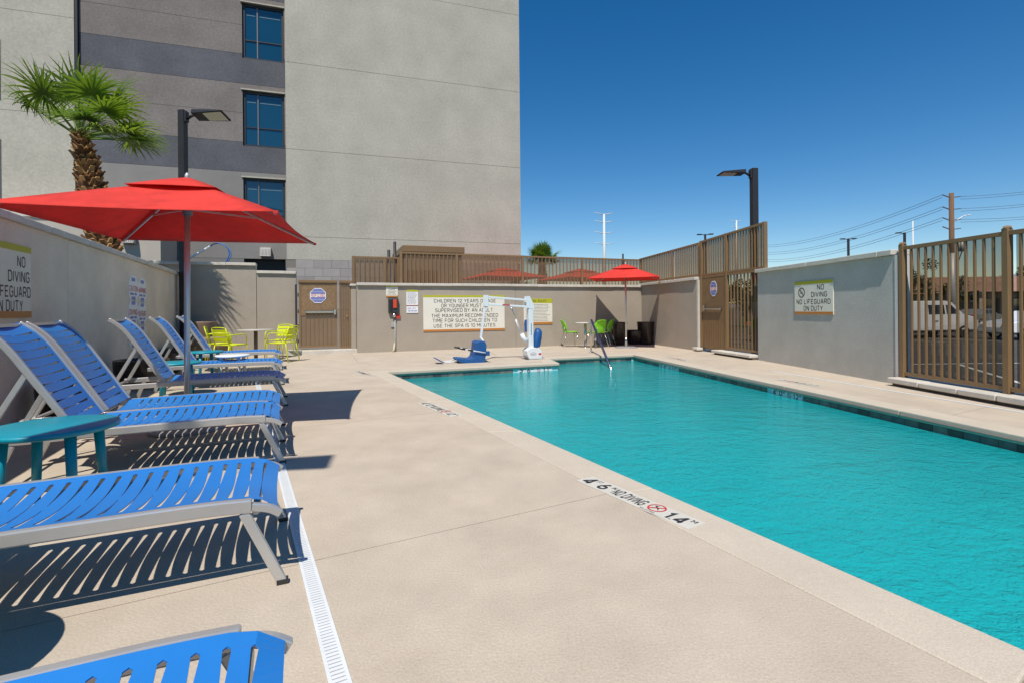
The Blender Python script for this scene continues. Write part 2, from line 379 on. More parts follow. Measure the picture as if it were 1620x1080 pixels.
def text(body, parent, origin, right, up, width, height, m=None, bold=0.0, name='lettering'):
    """lettering filling width x height, centred on origin, in the parent's space; big letters are pieces of their own"""
    me, tw, th, cx, cy = text_mesh(body, m or INK, 0.125 + bold*2.6)
    o = bpy.data.objects.new(name, me); C.objects.link(o)
    if parent: o.parent = parent
    right, up = Vector(right).normalized(), Vector(up).normalized(); nrm = right.cross(up)
    sx, sy = width/tw, height/th
    M = Matrix(((right.x*sx, up.x*sy, nrm.x, 0), (right.y*sx, up.y*sy, nrm.y, 0), (right.z*sx, up.z*sy, nrm.z, 0), (0,0,0,1)))
    oo = Vector(origin) - right*sx*cx - up*sy*cy
    if height > 0.085 and len(body) > 1:
        bpy.data.objects.remove(o); x = 0.0
        for ch in body:
            if ch == ' ': x += 0.42; continue
            o = bpy.data.objects.new('letter', text_mesh(ch, m or INK, 0.125 + bold*2.6)[0]); C.objects.link(o)
            if parent: o.parent = parent
            o.matrix_local = Matrix.Translation(oo + right*sx*x) @ M
            x += max(p[0] for st in GLYPH[ch] for p in st) + 0.30
        return o
    o.matrix_local = Matrix.Translation(oo) @ M
    return o

# ================================================================== SETTING: ground, deck, pool
GZ = -0.6                                                    # parking lot level outside the pool yard
OUT = [(-1.75,-2.3),(-2.2,-2.3),(-8.95,12.95),(-8.7,13.4),(-4.6,14.95),(4.4,17.35),(4.75,17.1),(5.8,11.2),(6.05,7.5),(6.3,3.8),(6.6,-2.3)]
POOL = [(-2.375,9.557),(1.009,10.868),(0.86,11.95),(3.05,12.72),(5.52,-1.5),(3.355,-1.5)]   # coping edge, clockwise from above
WZ = -0.15                                                   # water level

def offset_poly(poly, dist):
    n = len(poly); res = []
    a = sum(poly[i][0]*poly[(i+1)%n][1]-poly[(i+1)%n][0]*poly[i][1] for i in range(n)); sg = 1 if a > 0 else -1
    for i in range(n):
        p0, p1, p2 = Vector(poly[i-1]), Vector(poly[i]), Vector(poly[(i+1)%n])
        e1, e2 = (p1-p0).normalized(), (p2-p1).normalized()
        n1, n2 = Vector((e1.y,-e1.x))*sg, Vector((e2.y,-e2.x))*sg
        m = (n1+n2); m = m/ (m.dot(n1))
        res.append(tuple(p1 + m*dist))
    return res

def sheet(polys, z):
    """flat sheet of one outline with holes"""
    tri = tessellate_polygon([[Vector((p[0],p[1],0)) for p in poly] for poly in polys])
    pts = [p for poly in polys for p in poly]
    mb = MB(); mb.add([(p[0],p[1],z) for p in pts], [t for t in tri])
    return mb

big = [(-9000,-9000),(9000,-9000),(9000,9000),(-9000,9000)]
g = sheet([big, OUT], GZ).build('ground', ASPH, kind='structure')
if g.data.polygons[0].normal.z < 0: g.data.flip_normals()

COPW = 0.30
PO = offset_poly(POOL, COPW)
deck = sheet([OUT, offset_poly(POOL, -0.02)], -0.045)
deck.add([(p[0],p[1],z) for p in OUT for z in (-0.045, GZ)], [(2*i, 2*i+1, (2*i+3)%(2*len(OUT)), (2*i+2)%(2*len(OUT))) for i in range(len(OUT))])
deckb = deck.build('deck', JOINT, kind='structure')
# slabs: the deck sheet sawn along its joints
bm = bmesh.new()
sm = sheet([OUT, offset_poly(PO, 0.004)], 0.0)
vs_ = [bm.verts.new(v) for v in sm.v]
for f in sm.f:
    try: bm.faces.new([vs_[i] for i in f])
    except ValueError: pass
ga, gb = G(690, 842), G(905, 793)
jd = (gb-ga).normalized()
pe = (Vector(POOL[5])-Vector(POOL[0])).normalized()
be = (Vector(POOL[1])-Vector(POOL[0])).normalized()
JL = [(ga, jd), (ga - 2.95*pe, jd), (ga - 5.6*pe, jd), (ga + 1.9*pe, jd), (ga+4.2*pe, jd), (G(470,575), (G(700,570)-G(470,575)).normalized()), (G(553,556), (G(588,600)-G(553,556)).normalized()),
      (G(770,553), (G(800,572)-G(770,553)).normalized())]
for ji, (p, dr) in enumerate(JL):
    nn = Vector((-dr.y, dr.x, 0)); wj = 0.003
    for sgn in (-1, 1):
        if ji < 6: gm = bm.verts[:]+bm.edges[:]+bm.faces[:]
        else:
            q5, d5 = JL[5]; n5 = Vector((-d5.y, d5.x))
            fs5 = [f for f in bm.faces if (f.calc_center_median().xy-q5).dot(n5) > 0 and f.calc_center_median().x < 3]
            gm = fs5 + list({e for f in fs5 for e in f.edges}) + list({v for f in fs5 for v in f.verts})
        bmesh.ops.bisect_plane(bm, geom=gm, plane_co=(p.x+nn.x*wj*sgn, p.y+nn.y*wj*sgn, 0), plane_no=nn)
    kill = [f for f in bm.faces if abs((f.calc_center_median()-Vector((p.x,p.y,0))).dot(nn)) < wj*0.98 and f.calc_area() > 0 and (ji < 6 or (f.calc_center_median().xy-JL[5][0]).dot(Vector((-JL[5][1].y, JL[5][1].x))) > 0)]
    # keep sawn bands away from far-off slabs
    bmesh.ops.delete(bm, geom=kill, context='FACES')
bmesh.ops.recalc_face_normals(bm, faces=bm.faces)
for f in bm.faces:
    if f.normal.z < 0: f.normal_flip()
bm.faces.ensure_lookup_table()
seen = set(); islands = []
for f in bm.faces:
    if f in seen: continue
    st = [f]; seen.add(f); isl = []
    while st:
        q = st.pop(); isl.append(q)
        for e in q.edges:
            for h_ in e.link_faces:
                if h_ not in seen: seen.add(h_); st.append(h_)
    islands.append(isl)
for isl in islands:
    if sum(f.calc_area() for f in isl) < 0.02: continue
    idx = {}; V = []; Fc = []
    ec = {}
    for f in isl:
        q = []
        for v in f.verts:
            if v not in idx: idx[v] = len(V); V.append(tuple(v.co))
            q.append(idx[v])
        Fc.append(q)
        for k in range(len(q)): ec.setdefault(tuple(sorted((q[k], q[(k+1)%len(q)]))), []).append((q[k], q[(k+1)%len(q)]))
    n0 = len(V); V += [(x, y, z-0.04) for x, y, z in V]
    for e, ds in ec.items():
        if len(ds) == 1:
            a_, b_ = ds[0]; Fc.append([b_, a_, n0+a_, n0+b_])
    mb = MB(); mb.add(V, Fc); mb.build('slab', DECK, deckb, recalc=False)
bm.free()

# pool shell, steps, coping, tiles, water
SHELL = offset_poly(POOL, 0.025)
pool = MB()
nS = len(SHELL)
rings = [(SHELL,-0.079), (SHELL,-0.62), (offset_poly(SHELL,-0.10),-0.82), (offset_poly(SHELL,-0.30),-0.97), (offset_poly(SHELL,-0.62),-1.05)]
pv = [(p[0],p[1],z) for rg, z in rings for p in rg]
pool.add(pv, [(k*nS+i, (k+1)*nS+i, (k+1)*nS+(i+1)%nS, k*nS+(i+1)%nS) for k in range(len(rings)-1) for i in range(nS)])
fl = sheet([rings[-1][0]], -1.05); pool.add(fl.v, fl.f)
poolb = pool.build('pool_basin', PLASTER, kind='structure', recalc=False)
pl, pr = Vector(SHELL[2]), Vector(SHELL[3])
dl = (Vector(SHELL[1])-pl).normalized(); drr = (Vector(SHELL[4])-pr).normalized()
for k in range(4):
    a_, b_ = 0.02+0.32*k, 0.02+0.32*(k+1)
    q = [pl+dl*a_+Vector((0.003,0)), pr+drr*a_-Vector((0.003,0)), pr+drr*b_-Vector((0.003,0)), pl+dl*b_+Vector((0.003,0))]
    MB().prism([tuple(x) for x in q], -1.05, -0.34-0.17*k).build('step', PLASTER, poolb, bevel=0.02)

wt = sheet([offset_poly(POOL, 0.02)], WZ).build('water', WATER, kind='structure')
if wt.data.polygons[0].normal.z < 0: wt.data.flip_normals()

n = len(POOL)
for i in range(n):
    a0, a1 = Vector(POOL[i]), Vector(POOL[(i+1)%n]); b0, b1 = Vector(PO[i]), Vector(PO[(i+1)%n])
    L = (a1-a0).length; k = max(1, round(L/1.85)); gp = 0.0025/L
    for j in range(k):
        t0, t1 = j/k + (gp if j else 0), (j+1)/k - (gp if j < k-1 else 0)
        q = [a0.lerp(a1,t0), a0.lerp(a1,t1), b0.lerp(b1,t1), b0.lerp(b1,t0)]
        MB().prism([tuple(x) for x in q], -0.078, 0.003).build('coping_stone', COPE, poolb, bevel=0.010, seg=2)

def depth_band(parent, parts, origin, right, up, h, m=INK):
    pass
TS, TW = 0.152, 0.148
tile_me = {}
MARK = {}                                                     # side -> list of (start, length) kept free for depth plates
def side_s(i, px, py, z):
    return onwall(px, py, SHELL[i], SHELL[(i+1)%n])[0]
MARK[0] = [(side_s(0,819,583,-0.15), side_s(0,873,581,-0.15))]
MARK[3] = [(side_s(3,1044,573,-0.15), side_s(3,1072,578,-0.15)), (side_s(3,1222,612,-0.15), side_s(3,1270,622,-0.15))]
for i in range(n):
    a0, a1 = Vector(SHELL[i]), Vector(SHELL[(i+1)%n]); L = (a1-a0).length; dr = (a1-a0)/L
    inn = Vector((dr.y, -dr.x))                               # towards the water (outline runs clockwise)
    ang = atan2(dr.y, dr.x)
    for j in range(int(L/TS)):
        s0 = j*TS + 0.01
        if any(s0+TW > m0 and s0 < m1 for m0, m1 in MARK.get(i, [])): continue
        key = random.choices(range(4), (5,2,2,4))[0]
        if key not in tile_me: tile_me[key] = MB().box(0, TW, -0.010, 0.0, -0.228, -0.0805).mesh('tile', TILE[key], bevel=0.0015, seg=1)
        p = a0 + dr*s0 + inn*(random.uniform(0,0.0008))
        place('tile', tile_me[key], poolb, (p.x, p.y, 0), ang)

def dive_icon(parent, o, right, up, r, ring_m=INKR, fig_m=INK, bar=True, z=0.0006):
    """ring with a slash over a diving figure"""
    right, up = Vector(right).normalized(), Vector(up).normalized(); nr = right.cross(up); o = Vector(o)
    mb = MB(); N = 36; vs_ = []; fs = []
    for k in range(N):
        a_ = 2*pi*k/N
        for rr in (r, r*0.82): vs_.append(o + nr*z*2 + right*rr*cos(a_) + up*rr*sin(a_))
    for k in range(N): fs.append((2*k, 2*((k+1)%N), 2*((k+1)%N)+1, 2*k+1))
    mb.add(vs_, fs)
    if bar:
        e = (right*1 - up*1).normalized() if bar == 1 else (right+up).normalized(); f = e.cross(nr)
        mb.add([o+nr*z*2.6+e*r*0.9*s1+f*r*0.085*s2 for s1, s2 in ((-1,-1),(1,-1),(1,1),(-1,1))], [(0,1,2,3)])
    mb.build('ring', ring_m, parent, recalc=False)
    fg = MB()
    def strip(x0, y0, x1, y1, t):
        a_ = o+nr*z+right*x0*r+up*y0*r; b_ = o+nr*z+right*x1*r+up*y1*r; e = (b_-a_).normalized(); f = e.cross(nr)*t*r
        fg.add([a_-f, b_-f*0.6, b_+f*0.6, a_+f], [(0,1,2,3)])
    strip(-0.45,0.4,0.15,-0.05,0.11); strip(0.12,-0.02,0.5,-0.42,0.06); strip(-0.4,0.35,-0.1,0.55,0.06); strip(-0.1,0.05,-0.5,-0.3,0.06)
    hd = [o+nr*z+right*(0.22+0.09*cos(k*pi/5))*r+up*(-0.02+0.09*sin(k*pi/5))*r for k in range(10)]; fg.add(hd, [tuple(range(10))])
    fg.build('figure', fig_m, parent, recalc=False)

# depth plates set into the waterline
def plate_on_side(i, s0, s1, body, label):
    a0, a1 = Vector(SHELL[i]), Vector(SHELL[(i+1)%n]); dr = (a1-a0).normalized(); inn = Vector((dr.y,-dr.x))
    t = thing('depth_plate', (a0.x+dr.x*s0, a0.y+dr.y*s0, 0), atan2(dr.y, dr.x), label, 'depth marker')
    wd = s1-s0
    MB().box(0, wd, -0.011, 0, -0.172, -0.081).build('plate', SIGNW, t, bevel=0.001, seg=1)
    # seen from the water: +x runs to the viewer's right here
    rt = Vector((1,0,0)); up = Vector((0,0,1))
    f = wd/1.0
    def tx(b_, c_, w_, h_, z_): text(b_, t, (c_*wd, -0.0125, z_), rt, up, w_*wd, h_, INK, 0.02)
    tx(body[0], 0.09, 0.10, 0.075, -0.115); tx('FT', 0.19, 0.07, 0.028, -0.097)
    tx(body[1], 0.31, 0.10, 0.075, -0.115); tx('IN', 0.41, 0.07, 0.028, -0.097)
    dive_icon(t, (0.60*wd, -0.0122, -0.117), rt, up, 0.038, INKR if i == 0 else INK)
    tx(body[2], 0.81, 0.16, 0.075, -0.115); tx('M', 0.94, 0.05, 0.028, -0.097)
    return t
plate_on_side(0, *MARK[0][0], ('3','6','1.1'), 'white waterline depth plate with red no diving ring under the lift')
plate_on_side(3, *MARK[3][0], ('3','6','1.1'), 'white waterline depth plate reading 3 FT 6 IN opposite the pool lift')
plate_on_side(3, *MARK[3][1], ('4','0','1.2'), 'white waterline depth plate reading 4 FT 0 IN below the grey wall')

# depth strips lying on the deck
def strip_plate(c, along, wd, ht, body, label, flip=False):
    along = Vector(along).normalized(); t = thing('depth_strip', (c[0], c[1], 0.004), atan2(along.y, along.x), label, 'depth marker')
    MB().box(-wd/2, wd/2, -ht/2, ht/2, -0.0035, 0.0015).build('plate', STRIPW, t)
    rt, up = (1,0,0), (0,1,0)
    def tx(b_, x, w_, h_, y=0, bold=0.015): text(b_, t, (x*wd-wd/2, y, 0.0022), rt, up, w_*wd, h_*ht, INK, bold)
    tx(body[0], 0.065, 0.075, 0.72, bold=0.03); tx('FT', 0.135, 0.04, 0.26, 0.22*ht)
    tx(body[1], 0.215, 0.075, 0.72, bold=0.03); tx('IN', 0.285, 0.035, 0.26, 0.22*ht)
    tx('NO DIVING', 0.46, 0.28, 0.66)
    dive_icon(t, (0.69*wd-wd/2, 0.06*ht, 0.0022), rt, up, 0.38*ht, bar=2)
    tx('NO DIVING', 0.675, 0.12, 0.10, -0.41*ht, bold=0.0)
    tx(body[2], 0.855, 0.13, 0.72, bold=0.03); tx('M', 0.955, 0.035, 0.24, 0.22*ht)
    return t
def from_px(a, b, side=0.075):
    A, B = G(*a), G(*b); return (A+B)/2, (B-A), (B-A).length
c_, al, ln = from_px((925,757), (1103,833)); strip_plate(c_, al, ln, 0.145, ('4','6','1.4'), 'white depth strip with large clear print near the deck saw joint')
c_, al, ln = from_px((670,637), (722,658)); strip_plate(c_, al, ln, 0.15, ('4','0','1.2'), 'white depth strip in the deck beyond the umbrella shadow')
c_, al, ln = from_px((564,587), (586,594)); strip_plate(c_, al, ln, 0.15, ('3','6','1.1'), 'white depth strip by the far corner of the pool beside the ledge')
# strips on the far side face the other way
for a_, b_, bd, lb in (((1296,611),(1232,600),('4','0','1.2'),'deck depth strip between pool and grey wall with the no diving sign'), ((1088,571),(1060,565),('3','6','1.1'),'deck depth strip in front of the tall bronze gate')):
    c_, al, ln = from_px(a_, b_); strip_plate(c_, al, ln, 0.13, bd, lb)

# white slotted drains in the deck
def drain(name, A, B, wd, label, fine):
    A, B = Vector(A), Vector(B); L = (B-A).length; dr = (B-A)/L
    t = thing(name, (A.x, A.y, 0.002), atan2(dr.y, dr.x), label, 'drain')
    MB().box(0, L, -wd/2, wd/2, -0.02, -0.001).build('channel', BLACK, t)
    for sy in (-1, 1):
        MB().box(0, L, sy*wd/2-0.012*(sy>0), sy*wd/2+0.012*(sy<0), -0.001, 0.003).build('rim', WHITEP, t)
    mb = MB(); x = 0.0
    while x < L-0.02:
        mb.box(x, x+fine*0.74, -wd/2+0.0121, wd/2-0.0121, -0.0008, 0.0026); x += fine
    mb.build('grate', WHITEP, t, recalc=False, kind='stuff')
d0, d1 = G(538,1080), G(409,612)
dd = (d1-d0).normalized()
drain('floor_drain', d0-dd*2.2, d1+dd*1.5, 0.066, 'white slotted floor drain running under the feet of the blue loungers', 0.019)
drain('floor_drain', G(1222,587), G(1650,657), 0.05, 'thin white floor drain running along the grey wall and tall clear fence', 0.03)

# ================================================================== WALLS
LWA, LWB = Vector((-2.10,-1.55)), Vector((-8.49,12.90))
BL_L, BL_R = Vector((-8.42,12.93)), Vector((-5.91,13.86))
GA, GB = Vector((-5.84,13.75)), Vector((-4.415,14.30))
BWA, CRN = Vector((-4.29,13.97)), Vector((4.38,17.10))
RGA = Vector((5.02,13.72)); RGB = Vector((5.43,11.17)); RWB = Vector((5.69,7.50)); RFE = Vector((5.87,4.9)); RFE2 = Vector((6.1,1.5))

def frame(A, B):
    dr = (B-A); return dr.length, atan2(dr.y, dr.x)
def wall(A, B, h, th, m, label, cap=0.6, capt=0.075, over=0.06, seams=(), z0=0.0, over_end=0.0, capm=None, face_over=None):
    """stucco wall from A to B, the yard on the right-hand side; local y runs outwards"""
    L, a = frame(A, B)
    t = thing('stucco_wall', (A.x, A.y, 0), a, label, 'wall')
    cuts = [0] + sorted(seams) + [L]
    for i in range(len(cuts)-1):
        x0 = cuts[i] + (0.004 if i else 0); x1 = cuts[i+1] - (0.004 if i < len(cuts)-2 else 0)
        MB().box(x0, x1, 0, th, z0-0.02, h-capt-0.003).build('panel', m, t)
    if seams: MB().box(0.01, L-0.01, 0.012, th-0.012, z0, h-capt-0.01).build('core', JOINT, t)
    x = -over_end; k = 0; fo = over if face_over is None else face_over
    while x < L+over_end-0.01:
        ln = min(cap*(1+0.06*sin(k*2.3)), L+over_end-x)
        if L+over_end-x-ln < 0.12: ln = L+over_end-x
        dz = 0.003*sin(k*5.1)
        MB().box(x+0.002, x+ln-0.002, -fo+0.003*sin(k*3.7), th+over, h-capt+dz, h+dz).build('cap_stone', capm or CAP, t, bevel=0.006, seg=1)
        x += ln; k += 1
    return t
def wpt(A, B, px): return onwall(px, 490, A, B)[0]

Llw, _ = frame(LWA, LWB)
HL, HB, HR = 2.16, 1.93, 1.985
wall(LWA, LWB, HL, 0.2, STUCCO_L, 'long grey stucco wall behind the row of blue loungers', cap=0.62, over=0.05, seams=(wpt(LWA,LWB,108)-4.6, wpt(LWA,LWB,108), wpt(LWA,LWB,262)))
s2 = wpt(BL_L, BL_R, 406)
LB1 = BL_L + (BL_R-BL_L).normalized()*s2
wall(BL_L-(BL_R-BL_L).normalized()*1.1, LB1 - (BL_R-BL_L).normalized()*0.006, 2.45, 0.2, STUCCO, 'taller stucco wall in the corner with palm shadow on it', cap=0.7)
wall(LB1 + (BL_R-BL_L).normalized()*0.006, BL_R, 2.25, 0.2, STUCCO, 'short stucco wall panel beside the bronze yard gate', cap=0.7)
Lb, ab = frame(BWA, CRN)
wall(BWA, CRN + (CRN-BWA).normalized()*0.2, HB, 0.2, STUCCO, 'wide stucco wall behind the pool lift carrying the large spa sign', cap=0.9, over=0.07, seams=(wpt(BWA,CRN,816),))
# stub pillar at the wall end by the gate
bd = (CRN-BWA).normalized(); bn = Vector((-bd.y, bd.x))
PA_ = BWA - bd*0.012 + bn*0.08
t = thing('wall_pillar', (PA_.x, PA_.y, 0), ab, 'narrow stucco pillar between bronze gate and wide wall', 'pillar')
MB().box(-0.13, 0, 0, 0.42, -0.02, 1.84).build('body', STUCCO, t)
MB().box(-0.16, 0.0, -0.05, 0.45, 1.843, 1.90).build('cap_stone', CAP, t, bevel=0.006, seg=1)
# concrete kerb below the yard gate
t = MB()
gd = (GB-GA).normalized(); gn = Vector((gd.y,-gd.x))
q = [GA-gd*0.25+gn*0.34, GB+gd*0.02+gn*0.34, GB+gd*0.02-gn*0.35, GA-gd*0.25-gn*0.35]
o = MB().prism([tuple(x) for x in q], -0.02, 0.11).build('kerb', CAP, bevel=0.012, label='pale concrete kerb under the bronze yard gate', category='kerb')

# right-hand walls
wall(CRN, RGA, HR, 0.2, STUCCO, 'short stucco wall in the corner behind the small red umbrella', cap=0.9, over=0.07)
t = thing('end_pilaster', (RGA.x, RGA.y, 0), frame(CRN,RGA)[1], 'pale narrow end post of the corner wall beside the solid bronze gate', 'pilaster')
MB().box(-0.005, 0.06, -0.006, 0.21, -0.02, HR-0.078).build('body', CAP, t)
RW0 = RGB
wall(RW0, RWB, HR, 0.2, STUCCO_R, 'cool grey stucco wall carrying the no diving sign', cap=0.85, over=0.07)
t = thing('end_pilaster', (RWB.x, RWB.y, 0), frame(RW0,RWB)[1], 'pale end face of the cool grey wall beside clear fence', 'pilaster')
MB().box(0.0005, 0.05, -0.012, 0.21, -0.02, HR-0.078).build('body', mat('pale_stucco', (0.60,0.57,0.53), rough=0.95, bump=0.6, bscale=150, fine=0.12, fscale=120), t)
# stone kerb row under the clear fence and under the gate side panel
def kerb_row(A, B, wd, z, label, name='kerb_row'):
    L, a = frame(A, B); t = thing(name, (A.x, A.y, 0), a, label, 'kerb'); x = 0; k = 0
    while x < L-0.05:
        ln = min(0.52+0.05*sin(k*2.1), L-x)
        MB().box(x+0.002, x+ln-0.002, -0.20+0.004*sin(k*3), 0.16, 0.045, z+0.004*sin(k*5)).build('kerb_stone', CAP, t, bevel=0.012, seg=1); x += ln; k += 1
    MB().box(0.01, L-0.01, -0.12, 0.14, -0.02, 0.0445).build('footing', JOINT, t)
    return t
kerb_row(RWB+(RFE-RWB).normalized()*0.06, RFE2, 0.3, 0.12, 'long row of pale kerb stones under the clear panel fence')

# ================================================================== FENCES AND GATES
PICK = {}
def fence(A, B, z0, z1, posts, pitch, label, sheet_m=None, z1b=None, y=0.0, pw=0.022, postw=0.06, rail=0.05, name='picket_fence', posttop=None, sheet_y=0.05, cap=False, ends=(0,0), botrail=True):
    """posts at given distances; pickets, rails and sheets are parts of the fence"""
    L, a = frame(A, B)
    z1b = z1 if z1b is None else z1b
    t = thing(name, (A.x, A.y, 0), a, label, 'fence')
    top = lambda s: z1 + (z1b-z1)*s/L
    for s in posts:
        zt = top(s) + (posttop or 0.0)
        MB().box(s-postw/2, s+postw/2, y-postw/2, y+postw/2, z0, zt).build('post', BRONZE, t, bevel=0.004, seg=1)
        if cap: MB().lathe([(0.0,zt+0.035),(postw*0.62,zt+0.028),(postw*0.72,zt+0.012),(postw*0.72,zt+0.0005),(0,zt+0.0004)], 4, (s, y, 0), smooth=False).build('post_cap', BRONZE, t)
    for i in range(len(posts)-1):
        s0, s1 = posts[i]+postw/2+0.001, posts[i+1]-postw/2-0.001
        MB().bar((s0,y,top(s0)-rail/2-0.002), (s1,y,top(s1)-rail/2-0.002), 0.045, rail).build('top_rail', BRONZE, t)
        if botrail: MB().box(s0, s1, y-0.022, y+0.022, z0+0.03, z0+0.03+rail).build('bottom_rail', BRONZE, t)
        nn = max(1, round((s1-s0)/pitch)-1)
        for k in range(nn):
            s = s0 + (s1-s0)*(k+1)/(nn+1)
            h = top(s)-rail-0.004 - (z0+0.03+(rail if botrail else -0.03)+0.001)
            key = (round(pw,3),)
            if key not in PICK: PICK[key] = MB().box(-pw/2, pw/2, -pw/2, pw/2, 0, 1).mesh('picket', BRONZE)
            o = place('picket', PICK[key], t, (s, y-0.006, z0+0.03+(rail if botrail else -0.03)+0.001)); o.scale = (1,1,h)
        if sheet_m:
            MB().add([(s0,y+sheet_y,z0+0.02),(s1,y+sheet_y,z0+0.02),(s1,y+sheet_y,top(s1)-rail*0.6),(s0,y+sheet_y,top(s0)-rail*0.6)], [(0,1,2,3)]).build('panel', sheet_m, t, recalc=False)
    return t

# tall fence above and behind the wide wall
OB = bn*0.32
fa = BWA + OB; fb = CRN + OB
sp = [wpt(fa, fb, p) for p in (635, 723, 827, 921, 1007)]
fence(fa + bd*sp[0], fb + bd*0.22, 0.0, 2.86, [p-sp[0] for p in sp[:4]] + [frame(fa,fb)[0]-sp[0]+0.20], 0.125, 'long bronze picket fence with tinted screens above the wide stucco wall', SCREEN, z1b=2.84, postw=0.075)
fc = BWA + bn*0.75
s_a, s_b, s_c = wpt(fc, fc+bd, 557), wpt(fc, fc+bd, 609), wpt(fc, fc+bd, 633)
fence(fc+bd*s_a, fc+bd*s_c, 0.0, 2.74, [0.04, s_b-s_a, s_c-s_a-0.04], 0.125, 'short lower bronze fence bay between yard gate and brown shed', SCREEN, postw=0.075)
# fence above the corner wall on the right
Lr, _ = frame(CRN, RGA)
RD_ = (RGA-CRN).normalized()
CR2 = CRN - RD_*0.34
fence(CR2, RGA, HR+0.002, 2.86, [0.05, wpt(CR2,RGA,1060), Lr+0.34-0.05], 0.115, 'bronze picket fence standing on the corner wall behind the small red umbrella', SCREEN, z1b=2.93, y=0.10, postw=0.06)

# solid gate with picket side panel on the right
Lg, ag = frame(RGA, RGB)
t = thing('gate_screen', (RGA.x, RGA.y, 0), ag, 'tall bronze gate with solid door and picket side bay', 'gate')
s0, s1, s2, s3 = 0.10, wpt(RGA,RGB,1110), wpt(RGA,RGB,1145), wpt(RGA,RGB,1205.5)
zt0, zt1 = 2.95, 3.02
ztop = lambda s: zt0+(zt1-zt0)*s/s3
zm = 2.0
for s, w_ in ((s0,0.10),(s2,0.075),(s3,0.06)):
    MB().box(s-w_/2, s+w_/2, 0.05, 0.13, 0.13 if s == s2 else 0.06, ztop(s)).build('post', BRONZE, t, bevel=0.004, seg=1)
MB().box(s0+0.051, s1-0.006, 0.07, 0.11, 0.10, zm-0.06).build('filler_panel', BRONZE2, t)
for a_, b_ in ((s0+0.05, s2-0.038), (s2+0.038, s3-0.031)):
    MB().bar((a_,0.09,ztop(a_)-0.027), (b_,0.09,ztop(b_)-0.027), 0.05, 0.05).build('top_rail', BRONZE, t)
    MB().box(a_+0.001, b_-0.001, 0.066, 0.115, zm-0.058, zm-0.002).build('mid_rail', BRONZE, t)
    MB().box(a_+0.001, b_-0.001, 0.066, 0.115, zm+0.004, zm+0.05).build('mid_rail', BRONZE, t)
    nn = round((b_-a_)/0.11)
    for k in range(1, nn):
        s = a_+(b_-a_)*k/nn
        o = place('picket', PICK[(0.022,)], t, (s, 0.088, zm+0.051)); o.scale = (1,1,ztop(s)-0.056-zm-0.051)
    MB().add([(a_,0.125,zm),(b_,0.125,zm),(b_,0.125,ztop(b_)-0.03),(a_,0.125,ztop(a_)-0.03)], [(0,1,2,3)]).build('panel', SCREEN, t, recalc=False)
# picket bay below
a_, b_ = s2+0.038, s3+0.05
MB().box(a_, b_, 0.066, 0.115, 0.14, 0.19).build('bottom_rail', BRONZE, t)
nn = 11
for k in range(1, nn):
    s = a_+(b_-a_)*k/nn
    o = place('picket', PICK[(0.022,)], t, (s, 0.088, 0.191)); o.scale = (1.15,1,zm-0.06-0.192)
MB().add([(a_,0.125,0.15),(b_,0.125,0.15),(b_,0.125,zm),(a_,0.125,zm)], [(0,1,2,3)]).build('panel', GLASS, t, recalc=False)
# door leaf
dr_ = MB(); dr_.box(s1, s2-0.04, 0.072, 0.108, 0.08, zm-0.062)
leaf = dr_.build('door', BRONZE2, t, bevel=0.004, seg=1)
zb = onwall(1122, 489, RGA, RGB)[1]
for k in range(9):
    s = s1+0.06 + (s2-0.04-s1-0.12)*k/8
    MB().box(s-0.011, s+0.011, 0.064, 0.0715, 0.12, zb-0.35).build('picket', BRONZE, leaf)
pb = MB(); pb.box(s1+0.09, s2-0.22, 0.018, 0.052, zb-0.022, zb+0.022); pb.build('push_bar', STEEL, leaf, bevel=0.005)
MB().box(s1+0.02, s1+0.088, 0.012, 0.0715, zb-0.07, zb+0.10).build('latch', STEEL, leaf, bevel=0.006)
MB().box(s2-0.219, s2-0.18, 0.018, 0.0715, zb-0.03, zb+0.03).build('end_bracket', STEEL, leaf, bevel=0.004)

def octagon_sign(parent, o, right, up, hw, hh, top=True):
    """keep-closed notice; parts of the door it is fixed to when top is False"""
    right, up = Vector(right), Vector(up); nr = right.cross(up); o = Vector(o)
    def octa(k, z):
        c = 0.42
        return [o+nr*z+right*hw*k*x+up*hh*k*y for x, y in ((-1,-c),(-c,-1),(c,-1),(1,-c),(1,c),(c,1),(-c,1),(-1,c))]
    b = octa(1, 0)+octa(1, 0.004)
    MB().add(b, [tuple(range(8))[::-1], tuple(range(8,16))]+[(i,(i+1)%8,8+(i+1)%8,8+i) for i in range(8)]).build('plate', SIGNW, parent)
    mb = MB()
    for y0, y1 in ((0.80,0.94),(0.60,0.75),(0.40,0.55),(0.24,0.36),(-0.36,-0.24),(-0.55,-0.40),(-0.75,-0.60),(-0.94,-0.80)):
        w0 = lambda y: min(1.0, 1.42-abs(y)) if abs(y) > 0.42 else 1.0
        k = 0.92
        mb.add([o+nr*0.0046+right*hw*k*w0(y)*sx+up*hh*y*0.95 for y, sx in ((y0,-1),(y0,1),(y1,1),(y1,-1))], [(0,1,2,3)])
    mb.build('stripes', INKB, parent, recalc=False)
    text('KEEP CLOSED', parent, o+nr*0.0047, right, up, hw*1.72, hh*0.40, INKR, 0.02)
so, zo = onwall(1125, 457, RGA, RGB)
t2 = thing('gate_notice', (RGA.x, RGA.y, 0), ag, 'eight-sided keep closed notice on the solid bronze door', 'sign')
octagon_sign(t2, (so, 0.068, zo), (1,0,0), (0,0,1), 0.155, 0.195)
kerb_row(RGA+(RGB-RGA).normalized()*(s2-0.25), RGB-(RGB-RGA).normalized()*0.01, 0.3, 0.11, 'short row of kerb stones under the picket side of the tall gate')
t3 = thing('kerb_block', (RGA.x, RGA.y, 0), ag, 'single kerb stone at the foot of the corner wall end post', 'kerb')
